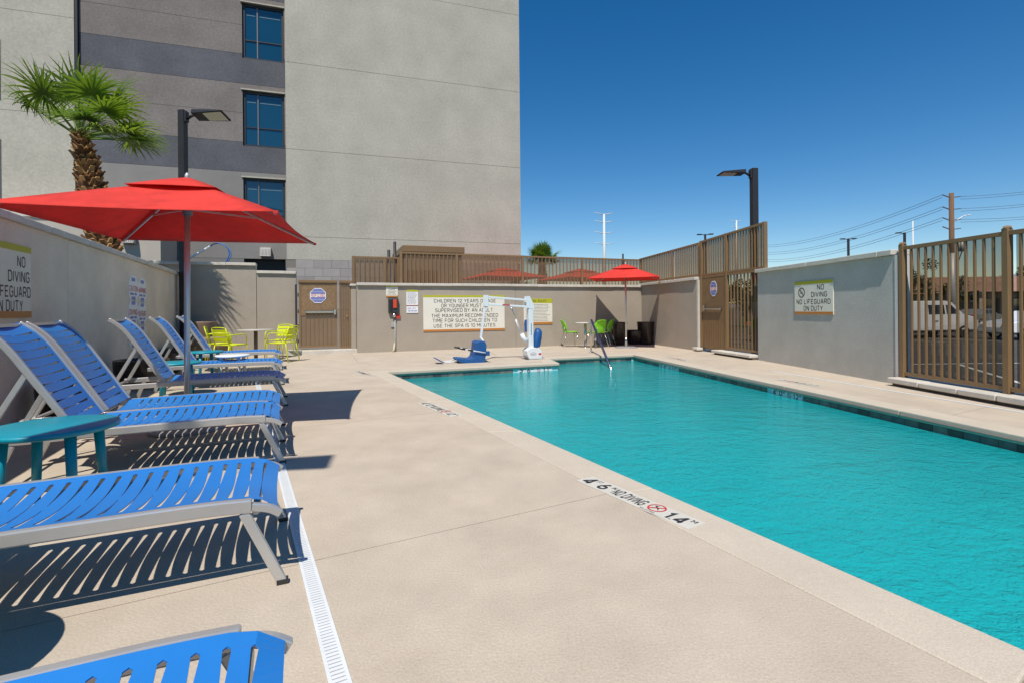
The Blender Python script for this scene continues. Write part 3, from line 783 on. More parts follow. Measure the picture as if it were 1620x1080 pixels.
MB().box(-0.02, 0.24, -0.14, 0.03, 0.03, 0.10).build('kerb_stone', CAP, t3, bevel=0.012, seg=1)
MB().box(0.0, 0.2, -0.10, 0.02, -0.02, 0.0295).build('footing', JOINT, t3)

# clear panel fence on the right
Lf, _ = frame(RWB, RFE2)
fo_ = (RFE-RWB).normalized(); RFA = RWB + fo_*0.08
L1 = wpt(RFA, RFE, 1592)
fence(RFA, RFE2, 0.122, 2.02, [0.03, L1, 2*L1-0.03, 3*L1-0.06], 0.112, 'tall bronze fence with clear panels along the parking lot', GLASS, y=0.02, pw=0.024, postw=0.075, posttop=0.03, cap=True, sheet_y=0.07, z1b=2.02)

# yard gate by the lime chairs
Lyg, ay = frame(GA, GB)
t = thing('yard_gate', (GA.x, GA.y, 0), ay, 'bronze yard gate with push bar and mottled upper sheet', 'gate')
l0, l1, l2, l3 = wpt(GA,GB,473), wpt(GA,GB,533.5), wpt(GA,GB,536.5), wpt(GA,GB,556)
zg0, zg1 = 0.17, 1.93
for s, w_ in ((l0-0.07, 0.05), (l3+0.02, 0.03)):
    MB().box(s-w_/2, s+w_/2, -0.03, 0.03, 0.112, zg1-0.05).build('post', DARKM if s < l1 else BRONZE, t)
leaf = MB(); lw = 0.05
for b_ in ((l0,l0+lw,zg0,zg1),(l1-lw,l1,zg0,zg1),(l0+lw,l1-lw,zg0,zg0+lw),(l0+lw,l1-lw,zg1-lw,zg1)): leaf.box(b_[0],b_[1],-0.022,0.022,b_[2],b_[3])
leaf = leaf.build('door', BRONZE, t)
zs = onwall(503, 499, GA, GB)[1]
MB().box(l0+lw+0.001, l1-lw-0.001, -0.012, -0.004, zs, zg1-lw-0.001).build('upper_sheet', mat('mottled_bronze', (0.24,0.15,0.075), rough=0.5, var=0.25, vscale=16), leaf)
MB().add([(l0+lw,0.012,zg0+lw),(l1-lw,0.012,zg0+lw),(l1-lw,0.012,zs),(l0+lw,0.012,zs)], [(0,1,2,3)]).build('lower_sheet', PERF, leaf, recalc=False)
for k in range(1, 8):
    s = l0+lw+(l1-l0-2*lw)*k/8
    o = place('picket', PICK[(0.022,)], leaf, (s, -0.002, zg0+lw+0.001)); o.scale = (0.7,0.7,zs-zg0-lw-0.002)
MB().box(l0-0.01, l1+0.004, -0.05, 0.04, zg1+0.003, zg1+0.075).build('header', BRONZE, t, bevel=0.004, seg=1)
MB().box(l2+0.004, l3+0.02, -0.05, 0.04, zg1+0.003, zg1+0.075).build('header', BRONZE, t, bevel=0.004, seg=1)
zp = onwall(505, 494, GA, GB)[1]
MB().box(wpt(GA,GB,484), l1-0.10, -0.075, -0.035, zp-0.024, zp+0.024).build('push_bar', STEEL, leaf, bevel=0.006)
MB().box(l1-0.098, l1-0.03, -0.085, -0.0225, zp-0.07, zp+0.07).build('latch', STEEL, leaf, bevel=0.008)
MB().box(wpt(GA,GB,482.5), wpt(GA,GB,483.9), -0.078, -0.0225, zp-0.03, zp+0.03).build('end_bracket', STEEL, leaf, bevel=0.003)
for z in (0.35, 0.75, 1.15, 1.6): MB().tube([(l0-0.02,-0.02,z-0.05),(l0-0.02,-0.02,z+0.05)], 0.013, 8).build('hinge', BLACK, t)
sb = MB()
for b_ in ((l2+0.003,l2+0.04,0.12,zg1),(l3-0.04,l3,0.12,zg1),(l2+0.0401,l3-0.0401,0.13,0.18),(l2+0.0401,l3-0.0401,zg1-0.05,zg1)): sb.box(b_[0],b_[1],-0.022,0.022,b_[2],b_[3])
sb = sb.build('side_frame', BRONZE, t)
for k in (1,2,3):
    s = l2+0.04+(l3-l2-0.08)*k/4
    o = place('picket', PICK[(0.022,)], sb, (s, -0.002, 0.181)); o.scale = (0.7,0.7,zg1-0.05-0.182)
MB().add([(l2+0.04,0.014,0.18),(l3-0.04,0.014,0.18),(l3-0.04,0.014,zg1-0.05),(l2+0.04,0.014,zg1-0.05)], [(0,1,2,3)]).build('side_sheet', PERF, t, recalc=False)
MB().lathe([(0,0.03),(0.02,0.022),(0.022,0.0),(0,-0.01)], 12, (0,0,0)).build('knob', mat('brass', (0.55,0.36,0.12), rough=0.3, metal=1.0), t, loc=(l2+(l3-l2)*0.62, -0.03, 1.0))
so, zo = onwall(503, 468, GA, GB)
t2 = thing('gate_notice', (GA.x, GA.y, 0), ay, 'eight-sided keep closed notice on the yard gate above its push bar', 'sign')
octagon_sign(t2, (so, -0.018, zo), (1,0,0), (0,0,1), 0.205, 0.205)

# ================================================================== HOTEL BUILDING
BDIR = Vector((cos(R(18)), sin(R(18)))); BNO = Vector((-BDIR.y, BDIR.x)); BANG = R(18)
F1 = Vector((-8.0, 18.0))                                   # left corner of the pale block
hot = thing('hotel', (F1.x, F1.y, 0), BANG, 'tall stucco hotel block with dark recessed window bays', 'building')
L1b = 8.82
def zat(px, py, off=0.0):
    A = F1+BNO*off; return onwall(px, py, A, A+BDIR)
rows = [3.0, 3.83, 6.95, 10.05, 13.2, 16.4, 20]
for i in range(len(rows)-1):
    MB().box(0, L1b, 0, 9.0, rows[i]+0.006, rows[i+1]-0.006).build('wall_panel', BLD, hot)
MB().box(0.012, L1b-0.012, 0.012, 8.9, GZ, 19.9).build('wall_core', mat('reveal', (0.22,0.195,0.165), rough=0.95), hot)
MB().box(0, L1b, 0.004, 0.3, GZ, 1.195).build('wall_base', BLOCK, hot)
bkm = [MB().box(0.002, 0.596, -0.004, 0.05, 0.002, 0.296).mesh('block', mat('grey_block_%s' % q, (0.33*f, 0.305*f, 0.285*f), rough=0.9, var=0.1, vscale=2, bump=0.3, bscale=70, fine=0.06), bevel=0.004, seg=1) for q, f in (('a',1.0),('b',0.9),('c',1.1))]
for r_ in range(6):
    for c_ in range(15):
        x = c_*0.6 - (0.3 if r_ % 2 else 0)
        if x < -0.01 or x+0.6 > L1b: continue
        place('block', random.choice(bkm), hot, (x, 0, 1.2+0.3*r_))
# recessed mauve bay with slate bands and windows
OFF = 0.65
Lbay = 6.3
wx0 = zat(384, 190, OFF)[0]; wx1 = zat(450, 190, OFF)[0]
zr = [GZ, 3.06, 6.18, 7.25, 9.35, 10.42, 12.5, 13.55, 15.6, 16.7, 20]
ms = [BLD3, BLD2, BLD3, BLD2, BLD3, BLD2, BLD3, BLD2, BLD3, BLD2]
ms[0] = mat('building_low_grey', (0.20,0.195,0.19), rough=0.95, var=0.08, vscale=0.9, bump=0.5, bscale=50); ms[1] = mat('building_mid_grey', (0.235,0.225,0.21), rough=0.95, var=0.08, vscale=0.9, bump=0.5, bscale=50, fine=0.05, fscale=30)
WINS = [(3.97,5.97),(7.12,9.12),(10.27,12.27),(13.42,15.42)]
def extra_cuts(z0, z1):
    return [z0+(z1-z0)*k/2 for k in (1,)] if z1-z0 > 1.8 and z0 > 3 else []
for i in range(len(zr)-1):
    cz = [zr[i]] + extra_cuts(zr[i], zr[i+1]) + [zr[i+1]]
    for j in range(len(cz)-1):
        z0, z1 = cz[j]+0.005, cz[j+1]-0.005
        MB().box(-Lbay, wx0, OFF, OFF+0.3, z0, z1).build('bay_panel', ms[i], hot)
    MB().box(wx1, 0.0, OFF, OFF+0.3, zr[i]+0.005, zr[i+1]-0.005).build('bay_panel', ms[i], hot)
    # window column pieces
    zz = zr[i]+0.005
    segs = [(zr[i]+0.005, zr[i+1]-0.005)]
    for w0, w1 in WINS:
        ns = []
        for a_, b_ in segs:
            if w1 <= a_ or w0 >= b_: ns.append((a_, b_)); continue
            if a_ < w0: ns.append((a_, w0))
            if b_ > w1: ns.append((w1, b_))
        segs = ns
    if i == 0: segs = []
    for a_, b_ in segs: MB().box(wx0+0.001, wx1-0.001, OFF, OFF+0.3, a_, b_).build('bay_panel', ms[i], hot)
MB().box(-Lbay, -0.01, OFF+0.31, 9.0, GZ, 19.9).build('bay_core', BLACK, hot)
FRM = mat('window_frame', (0.03,0.03,0.032), rough=0.4)
for w0, w1 in WINS:
    fr = MB(); x0, x1 = wx0+0.02, wx1-0.02; z0, z1 = w0+0.02, w1-0.02; y0, y1 = OFF+0.08, OFF+0.16; fw = 0.06
    xm = x0+(x1-x0)*0.35; zmn = z0+(z1-z0)*0.35
    for b_ in ((x0,x0+fw,z0,z1),(x1-fw,x1,z0,z1),(x0+fw,x1-fw,z0,z0+fw),(x0+fw,x1-fw,z1-fw,z1)): fr.box(b_[0],b_[1],y0,y1,b_[2],b_[3])
    fr = fr.build('window', FRM, hot)
    MB().box(xm-0.02, xm+0.02, y0+0.01, y1-0.01, z0+fw+0.001, z1-fw-0.001).build('mullion', mat('mullion', (0.17,0.165,0.16), rough=0.4, metal=0.3), fr)
    for a_, b_ in ((x0+fw, xm-0.021), (xm+0.021, x1-fw)):
        MB().box(a_, b_, y0+0.015, y1-0.015, zmn-0.018, zmn+0.018).build('transom', FRM, fr)
        MB().box(a_, b_, y0+0.05, y0+0.06, z0+fw, zmn-0.019).build('pane', WINGL, fr)
        MB().box(a_, b_, y0+0.05, y0+0.06, zmn+0.019, z1-fw).build('pane', WINGL, fr)
        MB().box(a_+0.05, b_-0.05, y0+0.042, y0+0.046, z1-0.36, z1-0.345).build('blind_rail', mat('blind', (0.22,0.3,0.34), rough=0.5), fr)
    MB().box(wx0-0.05, wx1+0.03, OFF-0.05, OFF-0.002, w1+0.005, w1+0.05).build('lintel', BLD, fr)
MB().box(-Lbay-0.08, -Lbay-0.005, OFF-0.1, OFF+0.25, GZ, 20).build('shade_strip', BLACK, hot)  # black strip stands in for the deep shade between bay and wing
# pale wing on the left
for i, (z0, z1) in enumerate(((GZ,4.4),(4.4,7.6),(7.6,10.8),(10.8,14.0),(14.0,20))):
    MB().box(-Lbay-7.5, -Lbay-0.09, OFF-0.12, OFF+6, z0+0.006, z1-0.006).build('wing_panel', BLD, hot)
MB().box(-Lbay-7.4, -Lbay-0.1, OFF-0.10, OFF+5.9, GZ, 19.9).build('wing_core', MATS['reveal'], hot)
for z in (4.75, 7.9):
    MB().box(-Lbay-4.2, wpt(F1+BNO*(OFF-0.12), F1+BNO*(OFF-0.12)+BDIR, 4), OFF-0.135, OFF-0.121, z, z+1.9).build('window', BLD3, hot)
# one-storey volume in front
ox = zat(254, 390, -1.1)[0]
low = thing('service_wing', (F1.x, F1.y, 0), BANG, 'low pale stucco wing behind the palm trunk', 'building')
MB().box(-13.5, ox, -1.1, OFF-0.14, GZ, 4.0).build('wall', mat('pale_wing_stucco', (0.46,0.42,0.36), rough=0.95, var=0.06, vscale=1, bump=0.5, bscale=60), low)
MB().box(-13.6, ox+0.03, -1.16, OFF-0.14, 4.003, 4.12).build('roof_edge', CAP, low)
MB().box(-13.0, ox-2.9, -1.9, -1.103, 3.2, 3.3).build('porch_slab', WHITE, low)
MB().box(-13.0, ox-3.4, -1.104, -1.102, 3.35, 3.8).build('porch_window', WINGL, low)

def wall_lamp(A, px, py, label):
    s, z = onwall(px, py, A, A+BDIR)
    p = A + BDIR*s
    t = thing('wall_light', (p.x, p.y, z), BANG, label, 'wall light')
    hs = MB(); hs.add([(-0.18,-0.02,-0.16),(0.18,-0.02,-0.16),(0.18,-0.24,-0.16),(-0.18,-0.24,-0.16),(-0.18,-0.001,0.16),(0.18,-0.001,0.16),(0.18,-0.16,0.16),(-0.18,-0.16,0.16)],
        [(0,1,2,3),(4,7,6,5),(0,4,5,1),(1,5,6,2),(2,6,7,3),(3,7,4,0)])
    hs.build('housing', mat('lamp_housing', (0.42,0.40,0.37), rough=0.5), t, bevel=0.015)
    for k in range(7): MB().bar((-0.14+0.047*k,-0.173,0.11), (-0.14+0.047*k,-0.238,-0.11), 0.008, 0.012).build('louvre', DARKM, t)
    return t
wall_lamp(F1-BNO*1.1, 205, 378, 'grey louvred wall light on the pale low wing')
wall_lamp(F1+BNO*OFF, 421, 400, 'grey louvred wall light above the dark opening')
MB().box(0,0,0,0,0,0)

# ================================================================== LAMP POSTS
def lamp_post(loc, top, wd, rz, label, arm=0.2, head=0.75, group=None, tilt=0.0):
    t = thing('lamp_post', (loc[0], loc[1], GZ), rz, label, 'street lamp', group)
    h = top-GZ
    MB().box(-wd/2, wd/2, -wd/2, wd/2, 0, h).build('pole', DARKM, t, bevel=0.01, seg=1)
    MB().lathe([(0.0,0.0),(wd*1.2,0.0),(wd*1.1,0.12),(wd*0.75,0.16)], 16).build('base', DARKM, t)
    hz = h-0.16
    MB().box(wd/2+0.001, wd/2+0.05, -0.06, 0.06, hz-0.14, hz+0.12).build('bracket', DARKM, t, bevel=0.008)
    MB().tube([(wd/2+0.05,0,hz-0.06),(wd/2+0.05+arm*0.5,0,hz+0.0),(wd/2+0.05+arm,0,hz+0.03)], 0.035, 8).build('arm', DARKM, t)
    x0 = wd/2+0.05+arm; sl = 0.13
    hd = MB()
    hd.add([(x0,-0.14,hz-0.03),(x0+head,-0.19,hz-0.03-sl*head*0.2),(x0+head,0.19,hz-0.03-sl*head*0.2),(x0,0.14,hz-0.03),(x0,-0.12,hz+0.09),(x0+head,-0.17,hz-0.02),(x0+head,0.17,hz-0.02),(x0,0.12,hz+0.09)],
        [(0,3,2,1),(4,5,6,7),(0,1,5,4),(1,2,6,5),(2,3,7,6),(3,0,4,7)])
    hd.v = [(x, y, z+tilt*y) for x, y, z in hd.v]
    hd = hd.build('lamp_head', DARKM, t, bevel=0.012)
    MB().add([(x, y, z-0.003+tilt*y) for x, y, z in ((x0+head*0.36,-0.13,hz-0.034-sl*head*0.072),(x0+head*0.95,-0.15,hz-0.035-sl*head*0.19),(x0+head*0.95,0.15,hz-0.035-sl*head*0.19),(x0+head*0.36,0.13,hz-0.034-sl*head*0.072))], [(0,3,2,1)]).build('lens', mat('lamp_lens', (0.72,0.68,0.55), rough=0.35), hd, recalc=False)
    return t
p = P(289, 180, 12.6); lamp_post((p.x, p.y), P(289,175,12.6).z, 0.16, R(-8), 'square dark lamp post rising behind the large red umbrella', head=0.86, tilt=-0.35)
p = P(1192.5, 268, 15.2); lamp_post((p.x, p.y), P(1192,267,15.2).z, 0.18, R(180+10), 'square dark lamp post rising behind the tall bronze gate', head=0.78, tilt=0.12)
# the lamp post whose head throws the narrow shadow on the deck (beyond the left wall)
lc = G(520, 723); hh = 6.3
lamp_post((lc.x-SH.x*hh-0.85, lc.y-SH.y*hh-0.19), hh, 0.16, R(13), 'square dark lamp post outside the yard whose narrow shadow crosses the deck', head=0.62)

# ================================================================== PALM
PALM_G = [mat_leaf('palm_green_%d' % i, c) for i, c in enumerate(((0.16,0.27,0.03),(0.10,0.20,0.025),(0.22,0.33,0.045)))]
BARK = [mat('palm_boot_%d' % i, c, rough=0.9, var=0.35, vscale=8) for i, c in enumerate(((0.24,0.115,0.038),(0.14,0.06,0.02),(0.36,0.20,0.075)))]
def palm(base, topz, lean, label, crown_r=1.25, nf=30, rad=0.26, wind=(0.5,0.1), seed=3, group=None, dirs=None):
    rnd = random.Random(seed)
    t = thing('palm_tree', base, 0, label, 'palm tree', group)
    H = topz-base[2]
    axis = lambda k: Vector((lean[0]*k**1.3, lean[1]*k, H*k))
    rr = lambda k: rad*(1.15-0.75*k**2.2)
    MB().tube([axis(k/12) for k in range(13)], [rr(k/12) for k in range(13)], 14).build('trunk', BARK[1], t)
    for mi in range(3):
        mb = MB()
        for i in range(mi, 620, 3):
            k = (i+0.5)/620; a_ = i*2.399+rnd.uniform(-.2,.2); c = axis(k); r0 = rr(k)*0.93
            o = Vector((cos(a_), sin(a_), 0)); s_ = Vector((-sin(a_), cos(a_), 0)); L = rnd.uniform(0.09,0.19)*(1.0 if k < 0.9 else 0.7); w_ = rnd.uniform(0.05,0.085)
            tip = rnd.uniform(0.3, 0.75)
            b = c+o*r0
            e = b + o*L*tip + Vector((0,0,L)) + s_*rnd.uniform(-.04,.04)
            mb.add([b-s_*w_-o*0.02, b+s_*w_-o*0.02, e+s_*w_*0.45, e-s_*w_*0.45, b-s_*w_*0.8+o*0.03, b+s_*w_*0.8+o*0.03, e+s_*w_*0.4+o*0.03-Vector((0,0,.02)), e-s_*w_*0.4+o*0.03-Vector((0,0,.02))],
               [(0,1,2,3),(4,7,6,5),(0,4,5,1),(1,5,6,2),(2,6,7,3),(3,7,4,0)])
        mb.build('bark_scales', BARK[mi], t, recalc=False, kind='stuff')
    top = axis(1.0)
    crown = place('crown', None, t, tuple(top)) if False else None
    W = Vector((wind[0], wind[1], 0))
    if dirs: nf = len(dirs)
    for i in range(nf):
        az_ = i*2.399963+rnd.uniform(-.25,.25); f = (i+0.5)/nf
        el = R(88 - 66*f**1.2) + rnd.uniform(-.12,.12)
        d0 = Vector((cos(az_)*cos(el), sin(az_)*cos(el), sin(el)))
        if dirs: d0 = Vector(dirs[i]).normalized(); f = max(0, 0.9-d0.z)
        pl_ = crown_r*rnd.uniform(0.62,0.90)
        pts = [top + Vector((0,0,-0.05-0.1*f))]
        dv = d0.copy(); stp = pl_/6
        for k in range(6):
            dv = (dv + W*0.05 + Vector((0,0,-0.02-0.03*f))).normalized(); pts.append(pts[-1]+dv*stp)
        m = PALM_G[rnd.choices((0,1,2),(4,4,3))[0]]
        mb = MB(); mb.tube(pts, [0.024-0.014*k/6 for k in range(7)], 5)
        hub = pts[-1]; side = dv.cross(Vector((0,0,1)))
        if side.length < 0.1: side = Vector((1,0,0))
        side.normalize(); upv = side.cross(dv).normalized()
        nl = 34
        for j in range(nl):
            u = (j+0.5)/nl*2-1; th = u*R(128)
            ld = (dv*cos(th)+side*sin(th)).normalized()
            LL = crown_r*(0.60-0.15*abs(u))*rnd.uniform(0.85,1.08)
            q = hub.copy(); dd_ = (ld + upv*(0.28*(1-abs(u))) + upv*0.10*(1 if j%2 else -1)).normalized()
            wv = ld.cross(upv).normalized()
            rows_ = []
            seg = 6
            for k in range(seg+1):
                kk = k/seg; wd = 0.030*(1-kk**1.6)+0.0015 if k else 0.010
                wd = min(wd, 0.010+0.10*kk)
                rows_ += [q-wv*wd, q+wv*wd]
                dd_ = (dd_ + W*(0.10+0.25*kk**2) + Vector((rnd.uniform(-.05,.05),rnd.uniform(-.05,.05),-0.04-0.34*kk**1.6))).normalized()
                q = q+dd_*LL/seg
            mb.add(rows_, [(2*k,2*k+1,2*k+3,2*k+2) for k in range(seg)])
        mb.build('frond', m, t, recalc=False)
    return t
pz = 11.2
pb_, pt_ = P(157, 400, pz), P(126, 212, pz)
# carry the leaning trunk down to the ground
ext = (pb_-pt_)/(pb_.z-pt_.z)
bx_ = pt_ + ext*(GZ-pt_.z)
palm((bx_.x+0.05, bx_.y, GZ), pt_.z, (pt_.x-bx_.x-0.05, 0), 'windblown fan palm with shaggy brown trunk behind the long wall', crown_r=1.42, rad=0.265, wind=(0.36,0.05), dirs=[(-.85,-.1,.62),(-.75,.3,.75),(-.7,-.35,.62),(-.45,.1,.95),(-.40,-.5,.85),(-.15,.4,1),(-.12,-.6,.55),(.1,-.2,1.0),(.35,.35,.95),(.5,-.35,.85),(.7,.1,.75),(.8,-.4,.50),(.95,.2,.42),(.9,-.15,.18),(.85,.45,.22),(.6,-.65,.25),(.3,.8,.35),(-.3,.85,.5),(.75,-.5,.12),(.9,.05,.1)])
pp = P(855, 405, 24)
palm((pp.x, pp.y, GZ), pp.z-0.35, (0.1,0), 'low fan palm showing its top above the screened fence', crown_r=0.85, nf=22, rad=0.2, wind=(0.1,0), seed=9)

# ================================================================== BEHIND THE WIDE WALL
# brown flat-roofed shed
A_ = BWA + bn*0.9; s0_, s1_ = onwall(637,395,A_,A_+bd)[0], onwall(735,395,A_,A_+bd)[0]
zt_ = onwall(637,388,A_,A_+bd)[1]
sh = thing('shed', ((A_+bd*s0_).x, (A_+bd*s0_).y, GZ), ab, 'brown flat-roofed shed behind the tinted screens', 'shed')
Ls = s1_-s0_
MB().box(0.06, Ls-0.06, 0.06, 2.6, 0, zt_-GZ-0.2).build('wall', mat('shed_tan', (0.30,0.235,0.175), rough=0.9, var=0.12, vscale=2), sh)
MB().box(0, Ls, 0, 2.7, zt_-GZ-0.197, zt_-GZ).build('roof', BRONZE, sh, bevel=0.01, seg=1)
MB().box(Ls*0.05, Ls*0.55, 0.03, 0.058, 1.2, zt_-GZ-0.75).build('panel', BRONZE2, sh)
for px_, py_ in ((624.5,383),(615,396)):
    q = P(px_, py_, 15.6); MB().tube([(q.x,q.y,GZ),(q.x,q.y,q.z)], 0.045, 10).build('slim_post', DARKM, label='slim dark post with lamp arm beside the brown shed' if px_ > 620 else 'shorter slim dark post left of the brown shed', category='post')

# ================================================================== UMBRELLAS
def umbrella(loc, rz, side, zc, za, label, base=False, lean=(0,0), m=None, ribs=True, group=None, sag=0.04, ttz=0.0):
    t = thing('patio_umbrella', loc, rz, label, 'umbrella', group)
    m = m or RED; h = side/2
    AL = mat('satin_aluminium', (0.62,0.61,0.58), rough=0.42, metal=0.6)
    lx, ly = lean
    pole = [(-lx,-ly,0.0),(0,0,za-0.02)]
    MB().tube(pole, 0.027, 14).build('pole', AL, t)
    MB().tube([(0,0,za-0.02),(0,0,za+0.035),(0,0,za+0.06)], [0.02,0.022,0.008], 10).build('finial', AL, t)
    # canopy: four faces between corner ribs, slightly sagging, hem edge curved
    N = 10; mb = MB()
    corners = [(-h,-h),(h,-h),(h,h),(-h,h)]
    r0 = 0.16
    for i in range(4):
        c0, c1 = corners[i], corners[(i+1)%4]
        vs_ = []; fs = []
        for a_ in range(N+1):
            k = a_/N
            for b_ in range(N+1):
                u = b_/N
                ex, ey = c0[0]+(c1[0]-c0[0])*u, c0[1]+(c1[1]-c0[1])*u
                e = 1-0.035*sin(pi*u)*k
                kk = r0/h + (1-r0/h)*k
                x, y = ex*kk*e, ey*kk*e
                z = za - 0.03 - (za-0.03-zc)*kk**1.06 - sag*sin(pi*u)*sin(pi*min(1,kk*0.9))*0.7 + ttz*x
                vs_.append((x,y,z))
        for a_ in range(N):
            for b_ in range(N): fs.append((a_*(N+1)+b_, a_*(N+1)+b_+1, (a_+1)*(N+1)+b_+1, (a_+1)*(N+1)+b_))
        mb.add(vs_, fs, True)
    bmx = mb.mesh('canopy', m); cn = place('canopy', bmx, t)
    md = cn.modifiers.new('thickness', 'SOLIDIFY'); md.thickness = 0.003; md.offset = 0
    # vent tier on top
    v = MB(); hv = h*0.36
    for i in range(4):
        c0, c1 = corners[i], corners[(i+1)%4]; f_ = hv/h
        vs_ = []; K = 6
        for a_ in range(K+1):
            k = a_/K
            for b_ in range(K+1):
                u = b_/K; ex, ey = c0[0]+(c1[0]-c0[0])*u, c0[1]+(c1[1]-c0[1])*u
                z = za + 0.012 - (za-zc)*f_*0.97*k**1.1 + 0.006*sin(pi*u)*k
                vs_.append((ex*f_*k, ey*f_*k, z+ttz*ex*f_*k))
        v.add(vs_, [(a_*(K+1)+b_, a_*(K+1)+b_+1, (a_+1)*(K+1)+b_+1, (a_+1)*(K+1)+b_) for a_ in range(K) for b_ in range(K)], True)
    vt = v.build('vent', m, cn); md = vt.modifiers.new('thickness', 'SOLIDIFY'); md.thickness = 0.003; md.offset = 0
    if ribs:
        zr_ = lambda k: za-0.03-(za-0.03-zc)*k**1.06 - 0.022
        for cx, cy in corners:
            MB().bar((cx*0.03,cy*0.03,zr_(0.03)), (cx*0.985,cy*0.985,zr_(0.985)+ttz*cx), 0.016, 0.022).build('rib', AL, t)
            MB().bar((cx*0.03,cy*0.03,za-0.30), (cx*0.5,cy*0.5,zr_(0.5)-0.012), 0.011, 0.015).build('strut', AL, t)
            MB().obox((cx*0.99,cy*0.99,zr_(0.99)+ttz*cx+0.01), (0.02,0,0), (0,0.02,0), (0,0,0.014)).build('pocket', m, t, bevel=0.004)
        for i in range(4):
            c0, c1 = corners[i], corners[(i+1)%4]; ex, ey = (c0[0]+c1[0])/2, (c0[1]+c1[1])/2
        MB().tube([(0,0,za-0.36),(0,0,za-0.25)], 0.045, 14).build('runner', mat('grey_plastic', (0.16,0.16,0.165), rough=0.5), t)
        MB().tube([(0,0,za-0.12),(0,0,za-0.06)], 0.045, 14).build('hub', MATS['grey_plastic'], t)
    if base:
        MB().lathe([(0.0,0.03),(0.30,0.025),(0.33,0.012),(0.33,0.0),(0,0.0)], 28, (-lx,-ly,0)).build('base_plate', mat('base_grey', (0.30,0.30,0.29), rough=0.5), t)
        MB().tube([(-lx,-ly,0.02),(-lx*0.85,-ly*0.85,0.32)], 0.036, 14).build('sleeve', STEEL, t)
    return t
UC = Vector((-3.20, 5.0))
umbrella((UC.x, UC.y, 0), R(13), 2.08, 1.985, 2.47, 'large red square umbrella standing among the blue loungers', base=True, lean=(0.02,0.0))
p = G(990, 549.5); umbrella((p.x, p.y-0.05, 0), R(-17), 1.98, 2.02, 2.46, 'red square umbrella in the yard corner by the dark planters', base=True)
for px_, py_, yy, lb in ((795,424,19.0,'red umbrella behind the tinted screen near the brown shed'), (918,426,19.4,'red umbrella behind the tinted screen beside the standing red one')):
    q = P(px_, py_, yy); umbrella((q.x, q.y, GZ), R(25), 2.6, q.z-GZ-0.40, q.z-GZ, lb, ribs=False)

# ================================================================== LOUNGERS
LU = Vector((0.912, 0.410))                                   # from head to foot
LRZ = atan2(-LU.y, -LU.x)
def smooth_path(pts, n):
    """Catmull-Rom through (x,z) points"""
    P_ = [Vector(p) for p in pts]; P_ = [2*P_[0]-P_[1]] + P_ + [2*P_[-1]-P_[-2]]; res = []
    for i in range(1, len(P_)-2):
        for k in range(n):
            t_ = k/n; a_, b_, c_, d_ = P_[i-1], P_[i], P_[i+1], P_[i+2]
            res.append(0.5*((2*b_)+(c_-a_)*t_+(2*a_-5*b_+4*c_-d_)*t_*t_+(3*b_-a_-3*c_+d_)*t_**3))
    res.append(P_[-2]); return [tuple(p) for p in res]
SEAT = smooth_path([(0.015,0.318),(0.06,0.352),(0.14,0.372),(0.40,0.380),(0.80,0.378),(1.10,0.374),(1.27,0.372)], 6)
BACK = smooth_path([(1.275,0.385),(1.37,0.545),(1.49,0.745),(1.60,0.925),(1.68,1.02),(1.765,1.085)], 6)
def sling(path, hw, pitch, s_start, s_end, sagm, phase):
    """one sheet of vinyl cut by rows of slots, long and paired by turns"""
    cum = [0]
    for i in range(1, len(path)): cum.append(cum[-1]+hypot(path[i][0]-path[i-1][0], path[i][1]-path[i-1][1]))
    T = cum[-1]
    def at(s):
        s = max(0, min(T, s))
        for i in range(1, len(cum)):
            if s <= cum[i]: break
        f = (s-cum[i-1])/(cum[i]-cum[i-1]); a_, b_ = path[i-1], path[i]
        x, z = a_[0]+(b_[0]-a_[0])*f, a_[1]+(b_[1]-a_[1])*f
        L = hypot(b_[0]-a_[0], b_[1]-a_[1]); return x, z, -(b_[1]-a_[1])/L, (b_[0]-a_[0])/L
    ws = [0, .04, .075, .10, .2, .3, .42, .55, .68, .78, .84, .87, .94, 1.0]
    ws = [-w_ for w_ in ws[:0:-1]] + ws
    def g(kind, w_):
        a_ = abs(w_)
        if a_ >= .87: return 0
        if kind == 0: return 0.0022+0.0075*(a_/.84)**1.7
        if a_ <= .075: return 0
        return 0.0015+0.0082*((a_-.075)/.765)**1.4
    lines = []                                    # rows of (s at each w)
    lines.append([0]*len(ws))
    s = s_start; k = phase; gaps = []
    while s <= s_end:
        lines.append([s-g(k%2, w_) for w_ in ws]); lines.append([s+g(k%2, w_) for w_ in ws]); gaps.append(len(lines)-2)
        s += pitch; k += 1
    lines.append([T]*len(ws))
    V = []; Fc = []
    for li, ln in enumerate(lines):
        for wi, w_ in enumerate(ws):
            x, z, nx, nz = at(ln[wi]); sg = sagm*(1-w_*w_)*min(1, ln[wi]/0.12+0.35)
            V.append((x-nx*sg, w_*hw, z-nz*sg))
    W_ = len(ws)
    for li in range(len(lines)-1):
        if li in gaps: continue
        # split wide straps once so that they follow the curve
        for wi in range(W_-1): Fc.append((li*W_+wi, li*W_+wi+1, (li+1)*W_+wi+1, (li+1)*W_+wi))
    me = bpy.data.meshes.new('sling'); me.from_pydata(V, [], Fc)
    bm = bmesh.new(); bm.from_mesh(me); bmesh.ops.remove_doubles(bm, verts=bm.verts, dist=1e-5)
    bmesh.ops.recalc_face_normals(bm, faces=bm.faces)
    bm.to_mesh(me); bm.free(); me.materials.append(BLUE)
    return me
